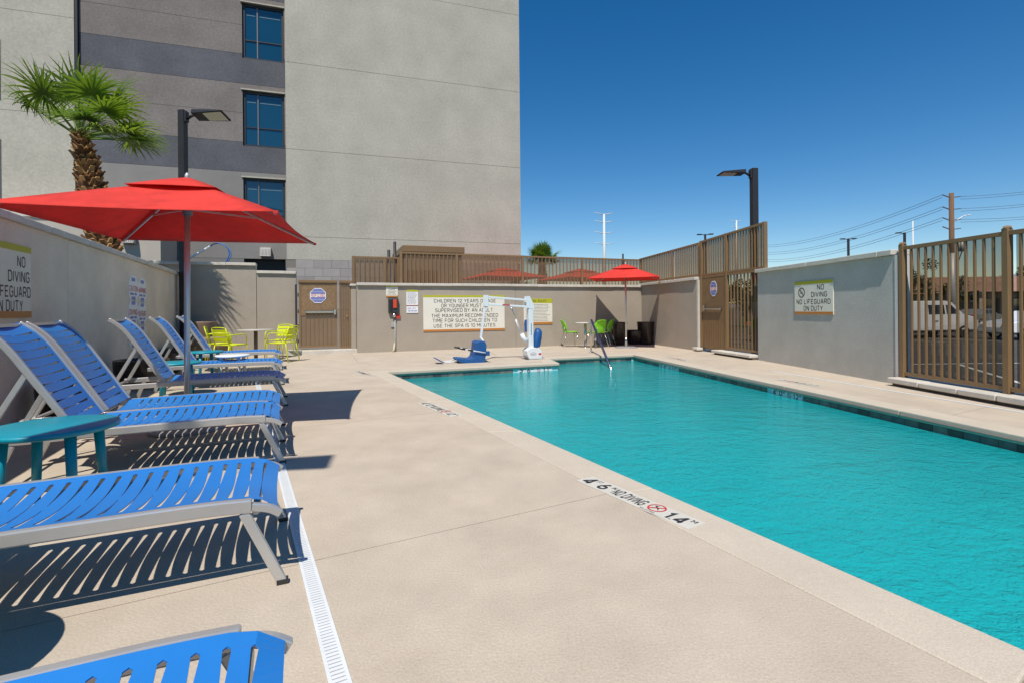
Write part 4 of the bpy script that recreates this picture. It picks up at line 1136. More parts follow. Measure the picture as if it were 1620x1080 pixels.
def make_lounger(loc, label):
    t = thing('sun_lounger', loc, LRZ, label, 'sun lounger', 'blue loungers along the wall')
    o = place('seat_sling', sling(SEAT, 0.318, 0.0635, 0.075, 1.215, 0.034, 0), t); md = o.modifiers.new('thickness','SOLIDIFY'); md.thickness = 0.004; md.offset = -1
    o = place('back_sling', sling(BACK, 0.300, 0.067, 0.075, 0.80, 0.024, 1), t); md = o.modifiers.new('thickness','SOLIDIFY'); md.thickness = 0.004; md.offset = -1
    rail = smooth_path([(0.115,0.343),(0.25,0.350),(0.40,0.352),(0.90,0.350),(1.27,0.345),(1.78,0.335)], 5)
    for sy in (-1, 1):
        MB().sweep(rail, 0.034, 0.056, sy*0.337).build('side_rail', SILVER, t, bevel=0.007)
        MB().sweep(smooth_path([(0.004,0.292),(0.05,0.320),(0.118,0.338)], 4), 0.026, 0.034, sy*0.334).build('rail_end', SILVER, t, bevel=0.005)
        MB().sweep([(x, z-0.006) for x, z in BACK[::2]], 0.026, 0.042, sy*0.302).build('back_rail', SILVER, t, bevel=0.006)
        MB().bar((0.145, sy*0.335, 0.318), (0.0, sy*0.352, 0.004), 0.028, 0.040, (1,0,0)).build('leg', SILVER, t, bevel=0.006)
        MB().bar((1.58, sy*0.335, 0.312), (1.70, sy*0.35, 0.004), 0.028, 0.040, (1,0,0)).build('leg', SILVER, t, bevel=0.006)
        MB().bar((1.52, sy*0.276, 0.765), (1.735, sy*0.300, 0.345), 0.022, 0.034, (1,0,0)).build('strut', SILVER, t, bevel=0.004)
        MB().bar((0.0, sy*0.352, 0.001), (0.0, sy*0.352, 0.02), 0.034, 0.046, (1,0,0)).build('foot_cap', DARKM, t)
    MB().tube([(0.10,-0.32,0.31),(0.10,0.32,0.31)], 0.016, 8).build('crossbar', SILVER, t)
    MB().tube([(1.36,-0.32,0.335),(1.36,0.32,0.335)], 0.016, 8).build('crossbar', SILVER, t)
    MB().tube([(1.735,-0.32,0.345),(1.735,0.32,0.345)], 0.014, 8).build('crossbar', SILVER, t)
    MB().box(1.745, 1.764, -0.286, 0.286, 1.058, 1.078).build('top_bar', SILVER, t)
    return t
def foot_mid(near, far): return (Vector(near)+Vector(far))/2
nB, fB = G(447,921), G(447,823)
half = 0.352
vdir = Vector((-LU.y, LU.x))
def by_near(p): return Vector(p) + vdir*half
LOC = []
LOC.append((by_near(nB), 'blue strap lounger between the two round tables, alone over its slatted shadow'))
LOC.append((by_near(G(447,731)), 'blue strap lounger beside the teal table, pushed against its twin'))
LOC.append((by_near(G(447,697.5)), 'blue strap lounger between its twin and the large umbrella pole'))
LOC.append((by_near(G(452.5,641)), 'blue strap lounger lying in the shade of the large red umbrella'))
LOC.append((by_near(G(448,608)), 'blue strap lounger between the shaded lounger and the small white table'))
LOC.append((by_near(G(446,585)), 'blue strap lounger closest to the lime yellow chairs'))
aF = G(375, 990, 0.372)                                       # far rail end of the closest lounger
LOC.append((aF - vdir*0.337 + LU*0.125, 'blue strap lounger at the end of the row away from the lime chairs'))
proto = make_lounger((LOC[0][0].x, LOC[0][0].y, 0), LOC[0][1])
for p_, lb in LOC[1:]: again(proto, p_, LRZ + R(random.uniform(-0.6,0.6)), lb)

# ================================================================== SIDE TABLES
def side_table(loc, h, r, m, label, rz=0.3, nleg=4, lr=0.026):
    t = thing('side_table', loc, rz, label, 'side table', 'small round tables by the loungers')
    MB().lathe([(0,h),(r-0.012,h),(r-0.003,h-0.004),(r,h-0.014),(r-0.003,h-0.028),(r-0.02,h-0.034),(0,h-0.034)], 48).build('top', m, t)
    for k in range(nleg):
        a_ = pi/4+2*pi*k/nleg; c, s = cos(a_), sin(a_)
        MB().tube([(c*(r*0.70), s*(r*0.70), h-0.034),(c*(r*0.80), s*(r*0.80), 0.0)], [lr*1.1, lr*0.85], 14).build('leg', m, t)
    return t
side_table((-2.70, 2.97, 0), 0.50, 0.315, TEAL, 'teal round side table between two blue loungers', 0.28)
ta = G(280, 572, 0.47); side_table((ta.x, ta.y, 0), 0.47, 0.30, TEAL, 'teal round side table behind the umbrella pole', 0.5)
ta = G(326, 555, 0.47); side_table((ta.x, ta.y, 0), 0.47, 0.28, TEAL, 'teal round side table closest to the taupe planters', 0.9)
ta = G(368, 560.5, 0.45); side_table((ta.x, ta.y, 0), 0.45, 0.26, WHITE, 'white round side table between two blue loungers', 0.2)
ts = G(82, 1032); side_table((ts.x-SH.x*0.5-0.315, ts.y-SH.y*0.5-0.06, 0), 0.50, 0.315, TEAL, 'teal round side table beside the end lounger', 0.4)

# ================================================================== PLANTERS
def planter(loc, prof, m, label, group='planters'):
    t = thing('planter', loc, 0, label, 'planter', group)
    MB().lathe(prof, 32).build('pot', m, t)
    zt_ = max(z for r_, z in prof); rr_ = max(r_ for r_, z in prof if z > zt_-0.12)
    MB().lathe([(0,zt_-0.06),(rr_*0.88,zt_-0.065)], 24).build('soil', SOIL, t)
    return t
def bowl(h, r): return [(0,0.0),(r*0.62,0.0),(r*0.84,h*0.22),(r*0.98,h*0.6),(r,h*0.94),(r*0.99,h),(r*0.92,h),(r*0.90,h*0.85),(r*0.8,h*0.7)]
def tall(h, r): return [(0,0.0),(r*0.72,0.0),(r*0.76,0.03),(r*0.97,h*0.95),(r,h*0.99),(r*0.98,h),(r*0.9,h),(r*0.88,h*0.8)]
wd_ = (LWB-LWA).normalized(); wn_ = Vector((wd_.y,-wd_.x))
def bywall(px, off):
    s_ = wpt(LWA, LWB, px); p_ = LWA + wd_*s_ + wn_*off; return (p_.x, p_.y, 0)
planter(bywall(40, 0.42), bowl(0.42,0.34), POT_D, 'dark brown bowl planter against the long wall behind the teal table')
planter(bywall(165, 0.46), bowl(0.44,0.36), POT_D, 'dark brown bowl planter against the long wall behind the shaded lounger')
planter(bywall(225, 0.36), bowl(0.42,0.34), POT_D, 'dark brown bowl planter under the hexagon notices')
planter(bywall(252, 0.36), bowl(0.40,0.32), POT_D, 'dark brown bowl planter next to the corner pots')
bdl = (BL_R-BL_L).normalized(); bnl = Vector((bdl.y,-bdl.x))
for px_, off, pr_, m_, lb in ((327,0.42,tall(0.92,0.31),POT_T,'tall taupe tapered planter in the corner by the long wall'), (333,0.95,bowl(0.52,0.30),POT_T,'rounded taupe pot in front of the tall tapered planter'),
                       (350,0.90,bowl(0.55,0.34),POT_T,'larger rounded taupe pot behind the lime chairs')):
    s_ = wpt(BL_L, BL_R, px_); p_ = BL_L+bdl*s_+bnl*off; planter((p_.x, p_.y, 0), pr_, m_, lb)
for px_, off, pr_, lb in ((966,0.5,tall(0.72,0.27),'tall dark planter against the wide wall in umbrella shade'), (992,0.45,bowl(0.45,0.30),'low dark bowl planter tucked into the yard corner'), (1016,0.62,tall(0.72,0.29),'tall dark planter against the corner wall in umbrella shade')):
    s_ = wpt(BWA, CRN, min(px_,1000)); p_ = BWA+bd*s_-bn*off
    if px_ > 1000: p_ = CRN + Vector((-0.05,-0.72)) 
    planter((p_.x, p_.y, 0), pr_, POT_D, lb)

# ================================================================== CHAIRS AND TABLES
def lime_chair(loc, rz, label):
    t = thing('metal_armchair', loc, rz, label, 'chair', 'lime yellow metal chairs')
    st = MB(); N = 8
    prof = [(0.22-0.44*k/N, 0.445-0.022*sin(pi*k/N)) for k in range(N+1)]
    st.sweep(prof, 0.42, 0.014, 0); st.build('seat', LIME, t, bevel=0.004)
    for sy in (-1, 1):
        MB().tube([(0.21,sy*0.225,0.445),(0.22,sy*0.235,0.43),(0.235,sy*0.245,0.0)], [0.013,0.013,0.011], 10).build('leg', LIME, t)
        MB().tube([(-0.21,sy*0.205,0.44),(-0.235,sy*0.215,0.30),(-0.29,sy*0.235,0.0)], [0.013,0.013,0.011], 10).build('leg', LIME, t)
        MB().tube([(0.215,sy*0.235,0.43),(0.20,sy*0.25,0.60),(0.17,sy*0.252,0.648),(0.10,sy*0.25,0.665),(-0.12,sy*0.235,0.655),(-0.245,sy*0.21,0.645)], 0.012, 10).build('arm', LIME, t)
        MB().tube([(-0.205,sy*0.205,0.44),(-0.235,sy*0.205,0.60),(-0.29,sy*0.20,0.80)], 0.012, 10).build('back_post', LIME, t)
        MB().tube([(0.20,sy*0.215,0.432),(-0.20,sy*0.20,0.43)], 0.011, 8).build('seat_rail', LIME, t)
    def slat(z0, z1):
        mb = MB(); M = 6; vs_ = []
        for k in range(M+1):
            y = -0.195+0.39*k/M; bow = -0.022*(1-(y/0.195)**2)
            for z in (z0, z1): 
                x = -0.205-0.085*((z-0.44)/0.36)+bow
                vs_.append((x,y,z)); vs_.append((x-0.006,y,z))
        fs = []
        for k in range(M):
            o = 4*k
            fs += [(o,o+4,o+6,o+2),(o+1,o+3,o+7,o+5),(o+2,o+6,o+7,o+3),(o,o+1,o+5,o+4)]
        mb.add(vs_, fs); mb.build('back_slat', LIME, t)
    slat(0.525,0.605); slat(0.625,0.695); slat(0.715,0.775)
    MB().tube([(-0.29,-0.20,0.80),(-0.305,-0.10,0.815),(-0.308,0,0.818),(-0.305,0.10,0.815),(-0.29,0.20,0.80)], 0.012, 10).build('top_rail', LIME, t)
    return t
def pedestal_table(loc, h, r, label, mt, mp):
    t = thing('pedestal_table', loc, 0.3, label, 'table')
    MB().lathe([(0,h),(r-0.01,h),(r,h-0.006),(r,h-0.02),(r-0.012,h-0.026),(0,h-0.026)], 40).build('table_top', mt, t)
    MB().tube([(0,0,0.02),(0,0,h-0.026)], 0.042, 16).build('pedestal', mp, t)
    MB().lathe([(0.043,0.05),(0.12,0.028),(0.22,0.012),(0.235,0.0),(0,0.0)], 32).build('base', mp, t)
    return t
TAB = Vector((-6.06, 11.95))
pedestal_table((TAB.x, TAB.y, 0), 0.735, 0.40, 'pale round table among the lime yellow chairs', mat('table_grey', (0.50,0.47,0.42), rough=0.4), mat('pedestal_brown', (0.14,0.11,0.08), rough=0.5))
lc0 = lime_chair((-5.33, 11.72, 0), R(172), 'lime yellow metal armchair closest to the pool ledge, back towards the water')
for (x, y, a_, lb) in ((-6.20,11.12,70,'lime yellow metal armchair with its back towards the blue loungers'), (-6.82,11.80,25,'lime yellow metal armchair closest to the taupe planters'), (-5.92,12.85,262,'lime yellow metal armchair closest to the bronze yard gate')):
    again(lc0, (x, y, 0), R(a_), lb)

def shell_chair(loc, rz, label):
    t = thing('shell_chair', loc, rz, label, 'chair', 'green shell chairs')
    prof = smooth_path([(0.24,0.435),(0.20,0.452),(0.08,0.445),(-0.06,0.438),(-0.16,0.455)], 4)
    vs_ = []; fs = []; M = 6
    for x, z in prof:
        for k in range(M+1): y = -0.21+0.42*k/M; vs_.append((x, y, z+0.02*(y/0.21)**2))
    for i in range(len(prof)-1):
        for k in range(M): fs.append((i*(M+1)+k, i*(M+1)+k+1, (i+1)*(M+1)+k+1, (i+1)*(M+1)+k))
    o = MB().add(vs_, fs, True).build('seat', GREEN, t); md = o.modifiers.new('thickness','SOLIDIFY'); md.thickness = 0.012
    bprof = smooth_path([(-0.165,0.47),(-0.185,0.56),(-0.205,0.66),(-0.245,0.76),(-0.30,0.83)], 4)
    vs_ = []; fs = []
    for i, (x, z) in enumerate(bprof):
        kk = i/(len(bprof)-1); hw = 0.17+0.06*sin(pi*min(1,kk*1.15))
        for k in range(M+1): u = -1+2*k/M; vs_.append((x+0.05*u*u, u*hw, z-0.02*u*u*kk))
    for i in range(len(bprof)-1):
        for k in range(M):
            if i in (len(bprof)-4,) and 2 <= k <= 3: continue      # hand slot
            fs.append((i*(M+1)+k, i*(M+1)+k+1, (i+1)*(M+1)+k+1, (i+1)*(M+1)+k))
    o = MB().add(vs_, fs, True).build('backrest', GREEN, t); md = o.modifiers.new('thickness','SOLIDIFY'); md.thickness = 0.012
    for sy in (-1, 1):
        MB().tube([(0.18,sy*0.17,0.435),(0.235,sy*0.24,0.0)], 0.008, 8).build('leg', STEEL, t)
        MB().tube([(-0.13,sy*0.17,0.44),(-0.27,sy*0.24,0.0)], 0.008, 8).build('leg', STEEL, t)
        MB().tube([(0.19,sy*0.17,0.43),(-0.14,sy*0.17,0.432),(-0.18,sy*0.15,0.52),(-0.20,sy*0.13,0.60)], 0.008, 8).build('side_frame', STEEL, t)
    return t
q = G(902, 549); sc0 = shell_chair((q.x, q.y+0.12, 0), R(8), 'bright green shell chair facing the small table, outside the umbrella shade')
q = G(945, 550); again(sc0, (q.x, q.y+0.05, 0), R(118), 'bright green shell chair behind the pool handrail, back towards the pool')
q = G(960, 547.5); again(sc0, (q.x-0.02, q.y+0.15, 0), R(150), 'bright green shell chair half hidden behind another, closest to the dark planters')
q = G(927, 549); pedestal_table((q.x, q.y+0.1, 0), 0.74, 0.30, 'small pale round table between the green shell chairs', mat('table_white', (0.62,0.60,0.55), rough=0.4), STEEL)

# ================================================================== POOL LIFT
LFT = G(843, 567); LB = LFT + bd
def lp(px, py, y=0.0):
    s_, z_ = onwall(px, py, LFT-bd, LB); return Vector((s_-1.0, y, z_))
lift = thing('pool_lift', (LFT.x, LFT.y, 0), ab, 'white pool access lift with blue seat standing on the ledge', 'pool lift')
LB_ = mat('lift_blue', (0.010,0.085,0.27), rough=0.5, var=0.08, vscale=6); LW = mat('lift_white', (0.72,0.75,0.76), rough=0.35, var=0.03)
ct = lp(838.5, 488).z
x0, x1 = lp(835,520).x, lp(842.5,520).x
MB().box(x0, x1, -0.07, 0.07, 0.26, ct).build('column', LW, lift, bevel=0.012)
b0, b1 = lp(832,560).x, lp(853.5,560).x
bs = [(b0+0.02,0.0),(b1,0.0),(b1+0.005,0.18),(b1-0.06,0.24),(x1,0.27),(x0,0.27),(b0-0.03,0.2),(b0-0.02,0.1)]
vb = [(x,-0.16,z) for x, z in bs]+[(x,0.16,z) for x, z in bs]; nb_ = len(bs)
MB().add(vb, [tuple(range(nb_)), tuple(range(nb_,2*nb_))[::-1]]+[(i,(i+1)%nb_,nb_+(i+1)%nb_,nb_+i) for i in range(nb_)]).build('base_housing', LW, lift, bevel=0.012)
MB().box(b0-0.06, b1+0.06, -0.2, 0.2, -0.0, 0.008).build('anchor_plate', STEEL, lift)
# logo oval and marks
ov = MB(); cx_ = (b0+b1)/2-0.05
ov.add([(cx_+0.075*cos(k*pi/12), -0.1625, 0.13+0.036*sin(k*pi/12)) for k in range(24)], [tuple(range(24))]); ov.build('oval_badge', mat('badge_grey', (0.16,0.19,0.22), rough=0.5), lift, recalc=False)
ov = MB(); ov.add([(cx_+0.066*cos(k*pi/12), -0.1632, 0.13+0.029*sin(k*pi/12)) for k in range(24)], [tuple(range(24))]); ov.build('badge_face', LW, lift, recalc=False)
mk = MB()
for k in range(6): mk.box(cx_-0.05+0.017*k, cx_-0.038+0.017*k, -0.1642, -0.1636, 0.12, 0.14)
mk.build('badge_marks', MATS['badge_grey'], lift)
MB().box(b1-0.09, b1-0.02, -0.1625, -0.161, 0.10, 0.145).build('red_label', INKR, lift)
MB().box(x0+0.05, x1-0.05, -0.0725, -0.071, 0.55, ct-0.35).build('blue_label', mat('label_teal', (0.10,0.25,0.33), rough=0.5), lift)
# head bracket (triangle) and twin arms
ah = lp(834,471).z; al_ = lp(832,485).z
tri = [(x0-0.06,al_-0.03),(x1+0.02,al_-0.07),(x1+0.015,al_+0.02),(x0+0.03,ah+0.03),(x0-0.05,ah+0.03)]
for yy in (-0.075, 0.062):
    v_ = [(x,yy,z) for x, z in tri]+[(x,yy+0.013,z) for x, z in tri]; k_ = len(tri)
    MB().add(v_, [tuple(range(k_)), tuple(range(k_,2*k_))[::-1]]+[(i,(i+1)%k_,k_+(i+1)%k_,k_+i) for i in range(k_)]).build('head_plate', LW, lift)
aL_u, aR_u = lp(768.5,470), lp(834,475); aL_l, aR_l = lp(768.5,481.5), lp(833,485.5)
MB().bar(aL_u, aR_u, 0.05, 0.045).build('upper_arm', LW, lift, bevel=0.006)
MB().bar(aL_l, aR_l, 0.05, 0.045).build('lower_arm', LW, lift, bevel=0.006)
MB().bar(lp(794.5,482.4,-0.027), lp(806,483.3,-0.027), 0.004, 0.03).build('red_band', INKR, lift)
for yy in (-0.042, 0.030):
    MB().box(aL_u.x-0.05, aL_u.x+0.05, yy, yy+0.012, aL_l.z-0.05, aL_u.z+0.04).build('end_plate', LW, lift, bevel=0.003)
mt, mbm = lp(768,478), lp(760.5,535)
MB().bar(mt, mbm, 0.05, 0.05).build('mast', LW, lift, bevel=0.008)
# actuator
a0_, a1_ = lp(808,484.5), lp(824,527); mid_ = a0_.lerp(a1_, 0.5)
MB().tube([a0_, mid_], 0.013, 10).build('actuator_rod', STEEL, lift)
MB().tube([mid_, a1_], 0.023, 12).build('actuator_tube', LW, lift)
MB().bar(a0_.lerp(a1_,0.55)+Vector((0,-0.024,0)), a0_.lerp(a1_,0.8)+Vector((0,-0.024,0)), 0.02, 0.004).build('red_band', INKR, lift)
MB().tube([lp(825,528,-0.02), lp(828.5,537,-0.02), lp(834,538,-0.02)], [0.05,0.06,0.045], 12).build('motor', LW, lift)
# rear blue cover and battery bag
MB().box(x0-0.045, x1+0.03, 0.072, 0.12, 0.62, lp(838,506).z).build('back_cover', LB_, lift, bevel=0.02)
bag = [(lp(849,550).x,0.26,0.085),(lp(848.5,545).x,0.33,0.105),(lp(850,535).x,0.46,0.10),(lp(852,527).x,0.60,0.095),(lp(851.5,522).x,0.68,0.06),(lp(851,520.5).x,0.70,0.02)]
vs_ = []; fs = []; NN = 16
for i, (x, z, r_) in enumerate(bag):
    for k in range(NN): a_ = 2*pi*k/NN; rr = r_*(1+0.10*sin(3*a_+i*1.7)+0.06*sin(5*a_-i)); vs_.append((x+rr*cos(a_), 0.02+rr*0.9*sin(a_), z+0.012*sin(4*a_+i)))
for i in range(len(bag)-1):
    for k in range(NN): fs.append((i*NN+k, i*NN+(k+1)%NN, (i+1)*NN+(k+1)%NN, (i+1)*NN+k))
fs.append(tuple((len(bag)-1)*NN+k for k in range(NN)))
MB().add(vs_, fs, True).build('battery_bag', LB_, lift)
# seat hanging on the mast, turned towards the far corner of the pool
def panel_prism(profile, y0, y1):
    k_ = len(profile); v_ = [(p_.x,y0,p_.z) for p_ in profile]+[(p_.x,y1,p_.z) for p_ in profile]
    return MB().add(v_, [tuple(range(k_)), tuple(range(k_,2*k_))[::-1]]+[(i,(i+1)%k_,k_+(i+1)%k_,k_+i) for i in range(k_)])
ds = -0.12
seat_pts = [lp(a_,b_+3.5) for a_, b_ in ((718,563.5),(717.5,561),(722,560.5),(740,562),(744,559),(747,548),(748,537),(752,534.5),(761,535),(763.5,541),(763,552),(761,567),(762,570),(757,571),(748,572.5),(735,570),(722,567))]
MB().box(0,0,0,0,0,0)
seat = panel_prism(seat_pts, ds-0.20, ds+0.22).build('seat', LB_, lift, bevel=0.015)
ar0, ar1 = lp(722,549.5), lp(766,556.5)
for yy in (ds-0.23, ds+0.25):
    MB().tube([Vector((ar0.x,yy,ar0.z)), Vector((ar1.x,yy,ar1.z))], 0.013, 10).build('armrest', LW, seat)
    for k0, k1 in ((-0.02,0.17),(0.26,0.44)):
        MB().tube([Vector((ar0.x,yy,ar0.z)).lerp(Vector((ar1.x,yy,ar1.z)),k0), Vector((ar0.x,yy,ar0.z)).lerp(Vector((ar1.x,yy,ar1.z)),k1)], 0.019, 10).build('grip', BLACK, seat)
    MB().box(ar1.x-0.07, ar1.x+0.02, yy-0.02, yy+0.02, ar1.z-0.05, ar1.z+0.05).build('arm_pivot', LB_, seat, bevel=0.006)
MB().tube([lp(763,540,ds), lp(761,535.5,ds*0.4), mbm], 0.022, 10).build('mast_joint', LW, lift)
for yy in (ds-0.1, ds+0.12):
    pa, pb2 = lp(719,568,yy), lp(701,577,yy)
    MB().tube([pa, pa.lerp(pb2,0.45)+Vector((0,0,0.02)), Vector((pb2.x,yy,0.03))], 0.012, 8).build('leg_rest_rod', LW, lift)
f0, f1 = lp(686,565), lp(698,578); f1.z = max(f1.z, 0.03)
MB().bar((f0.x,ds,f0.z), (f1.x,ds,f1.z), 0.30, 0.02, (0,0,1)).build('footrest', LB_, lift, bevel=0.004)

# ================================================================== HANDRAIL
hp = G(935, 557.5)
hr = thing('pool_handrail', (hp.x, hp.y, 0), 0, 'steel handrail with blue grip running down into the pool steps', 'handrail')
we = G(966, 582, WZ); tp = P(934, 504, hp.y); 
rel = lambda v: Vector((v[0]-hp.x, v[1]-hp.y, v[2] if len(v) > 2 else 0))
top_ = Vector((0,0,tp.z)); wv_ = Vector((we.x-hp.x, we.y-hp.y, WZ)); dirr = (wv_-top_).normalized()
MB().tube([(0,0,0.0),(0,0,tp.z*0.6),(0,0,tp.z-0.10),Vector((0,0,tp.z-0.03))+dirr*0.03,top_+dirr*0.10,top_+dirr*0.3], 0.024, 12).build('post', STEEL, hr)
tex = mat('grip_blue', (0.03,0.035,0.10), rough=0.5)
nn = 44; Lh = (wv_-top_).length
for k in range(nn):
    a_ = 0.10+ (Lh-0.1)*k/nn; b_ = a_+(Lh-0.1)/nn*0.55
    MB().tube([top_+dirr*a_, top_+dirr*b_], 0.029, 10).build('grip_ring', tex, hr)
MB().tube([top_+dirr*0.1, wv_+dirr*0.5], 0.0255, 12).build('rail', STEEL, hr)
fp = wv_+dirr*0.5
MB().tube([fp, (fp.x, fp.y, -1.1)], 0.0255, 12).build('lower_post', STEEL, hr)
MB().lathe([(0.025,0.018),(0.06,0.012),(0.065,0.0),(0,0)], 20).build('escutcheon', STEEL, hr)

# ================================================================== SIGNS
def greek(parent, x0, x1, z, h, y, rnd, m=INK, name='print_line'):
    """a line of print too small to read: word-length dashes"""
    mb = MB(); x = x0
    while x < x1:
        w_ = rnd.uniform(0.018,0.06); mb.add([(x,y,z-h/2),(min(x+w_,x1),y,z-h/2),(min(x+w_,x1),y,z+h/2),(x,y,z+h/2)], [(0,1,2,3)]); x += w_+0.012
    mb.build(name, m, parent, recalc=False)
def board(A, B, px0, px1, py_t, py_b, label, top=0.13, bot=0.06, field=None, dx=None, topm=None, botm=None):
    L, a = frame(A, B); pc = (px0+px1)/2
    sx0, sx1 = wpt(A,B,px0), wpt(A,B,px1)
    zt = onwall(pc, py_t, A, B)[1]; zb_ = onwall(pc, py_b, A, B)[1]
    if dx: sx0 = sx1-dx
    t = thing('wall_sign', (A.x, A.y, 0), a, label, 'sign')
    h = zt-zb_
    MB().box(sx0, sx1, -0.016, -0.001, zb_, zt).build('board', field or CREAM, t, bevel=0.001, seg=1)
    MB().box(sx0, sx1, -0.0185, -0.0162, zt-h*top, zt+0.001).build('top_band', topm or SGREEN, t)
    if bot: MB().box(sx0, sx1, -0.0185, -0.0162, zb_-0.001, zb_+h*bot).build('bottom_band', botm or SORANGE, t)
    return t, sx0, sx1, zb_, zt
def lines(t, sx0, sx1, zb_, zt, items, y=-0.0172, m=INK, bold=0.004):
    W_ = sx1-sx0; H_ = zt-zb_
    for body, cx, cy, w_, h_ in items: text(body, t, (sx0+cx*W_, y, zb_+cy*H_), (1,0,0), (0,0,1), w_*W_, h_*H_, m, bold)
t, a_, b_, c_, d_ = board(BWA, CRN, 669.5, 798, 467.5, 523.5, 'large cream sign about children and the spa behind the pool lift', top=0.055, bot=0.055)
lines(t, a_, b_, c_, d_, [('CHILDREN 12 YEARS OF AGE',0.505,0.845,0.76,0.105),('OR YOUNGER MUST BE',0.50,0.71,0.575,0.105),('SUPERVISED BY AN ADULT.',0.50,0.58,0.72,0.105),
    ('THE MAXIMUM RECOMMENDED',0.505,0.43,0.82,0.105),('TIME FOR SUCH CHILDREN TO',0.505,0.295,0.79,0.105),('USE THE SPA IS 10 MINUTES.',0.505,0.155,0.77,0.105)])
t, a_, b_, c_, d_ = board(BWA, CRN, 828.5, 873.5, 473, 513, 'cream pool rules sign behind the lift column', top=0.17, bot=0.085)
lines(t, a_, b_, c_, d_, [('POOL RULES',0.5,0.915,0.56,0.085)], y=-0.0192)
rn = random.Random(5)
for k in range(12): greek(t, a_+0.06, b_-0.05-rn.uniform(0,0.16), d_-(d_-c_)*(0.23+0.058*k), 0.012, -0.0172, rn)
t, a_, b_, c_, d_ = board(BWA, CRN, 611, 629.5, 452, 470.5, 'small cream notice above the red wall phone', top=0.13, bot=0.13)
for k in range(5): greek(t, a_+0.04+0.03*(k in (1,3)), b_-0.04-0.03*(k in (1,3)), d_-(d_-c_)*(0.24+0.125*k), 0.014, -0.0172, rn)
t, a_, b_, c_, d_ = board(BWA, CRN, 643, 661.5, 459, 495.5, 'narrow white notice beside the large spa sign', top=0.08, bot=0, field=SIGNW)
MB().box(a_, b_, -0.0185, -0.0162, c_+(d_-c_)*0.30, c_+(d_-c_)*0.34).build('divider', mat('sign_rust', (0.28,0.07,0.03), rough=0.5), t)
for k in range(10): greek(t, a_+0.03, b_-0.03-rn.uniform(0,0.06), d_-(d_-c_)*(0.13+0.05*k), 0.009, -0.0172, rn)
lines(t, a_, b_, c_, d_, [('DIAL 911',0.42,0.2,0.66,0.07)], m=INKB)
greek(t, a_+0.05, b_-0.04, c_+(d_-c_)*0.09, 0.022, -0.0172, rn, INKB)

NDI = [('NO',0.70,0.80,0.17,0.15),('DIVING',0.66,0.59,0.40,0.15),('NO LIFEGUARD',0.50,0.38,0.88,0.15),('ON DUTY',0.505,0.18,0.50,0.15)]
t, a_, b_, c_, d_ = board(RW0, RWB, 1258.5, 1319.5, 444.5, 497.5, 'cream no diving no lifeguard on duty sign on the cool grey wall', top=0.095, bot=0.08)
lines(t, a_, b_, c_, d_, NDI)
dive_icon(t, (a_+(b_-a_)*0.20, -0.0172, c_+(d_-c_)*0.665), (1,0,0), (0,0,1), (d_-c_)*0.155, INK, INK)
swd = (b_-a_); sht = (d_-c_)
t, a_, b_, c_, d_ = board(LWA, LWB, 0, 46.5, 387.5, 503, 'cream no diving no lifeguard on duty sign on the long wall', top=0.085, bot=0.09, dx=1.08)
lines(t, a_, b_, c_, d_, [('NO',0.80,0.775,0.16,0.155),('DIVING',0.755,0.565,0.42,0.155),('NO LIFEGUARD',0.535,0.355,0.90,0.155),('ON DUTY',0.56,0.165,0.53,0.155)])
dive_icon(t, (a_+(b_-a_)*0.24, -0.0172, c_+(d_-c_)*0.68), (1,0,0), (0,0,1), (d_-c_)*0.15, INK, INK)

# hexagonal notices stuck on the long wall
Ll, al = frame(LWA, LWB)
def hexnote(px, py, hw, hh, words, label):
    s_, z_ = onwall(px, py, LWA, LWB)
    t = thing('hexagon_notice', (LWA.x, LWA.y, 0), al, label, 'notice', 'stickers on the long wall')
    c = 0.5
    oc = [(-1,-0.45),(-c,-1),(c,-1),(1,-0.45),(1,0.45),(c,1),(-c,1),(-1,0.45)]
    MB().add([(s_+hw*x, yy, z_+hh*y) for yy in (-0.001,-0.006) for x, y in oc], [tuple(range(8)), tuple(range(8,16))[::-1]]+[(i,(i+1)%8,8+(i+1)%8,8+i) for i in range(8)]).build('plate', SIGNW, t)
    pr_ = MB()
    for y0, y1, x0, x1 in ((0.55,0.82,-0.40,0.40),(-0.50,-0.32,-0.7,0.05),(-0.50,-0.32,0.2,0.7),(-0.85,-0.60,-0.42,0.42)):
        pr_.add([(s_+hw*x0,-0.0065,z_+hh*y0),(s_+hw*x1,-0.0065,z_+hh*y0),(s_+hw*x1,-0.0065,z_+hh*y1),(s_+hw*x0,-0.0065,z_+hh*y1)], [(0,1,2,3)])
    pr_.build('print', mat('sign_blue_light', (0.20,0.24,0.48), rough=0.6), t, recalc=False)
    text(words, t, (s_, -0.0072, z_), (1,0,0), (0,0,1), hw*1.75, hh*0.44, INKR, 0.01)
HWX = (wpt(LWA,LWB,224.5)-wpt(LWA,LWB,210.5))/2
for px_, py_, wd, lb in ((210.5,457,'CAUTION','hexagon notice reading caution, topmost sticker beside the long wall seam'), (224.5,460,'WARNING','hexagon notice with red heading next to the caution sticker'), (210.5,494,'DIVING','hexagon notice reading diving below the caution sticker'),
        (224.5,496.5,'NO LIFEGUARD','hexagon notice about the lifeguard in the middle of the stickers'), (211,531,'NOTICE','hexagon notice half hidden behind a lounger backrest'), (225,533,'POOL RULES','hexagon notice reading pool rules, lowest sticker')):
    hexnote(px_, py_, HWX, 0.235, wd, lb)

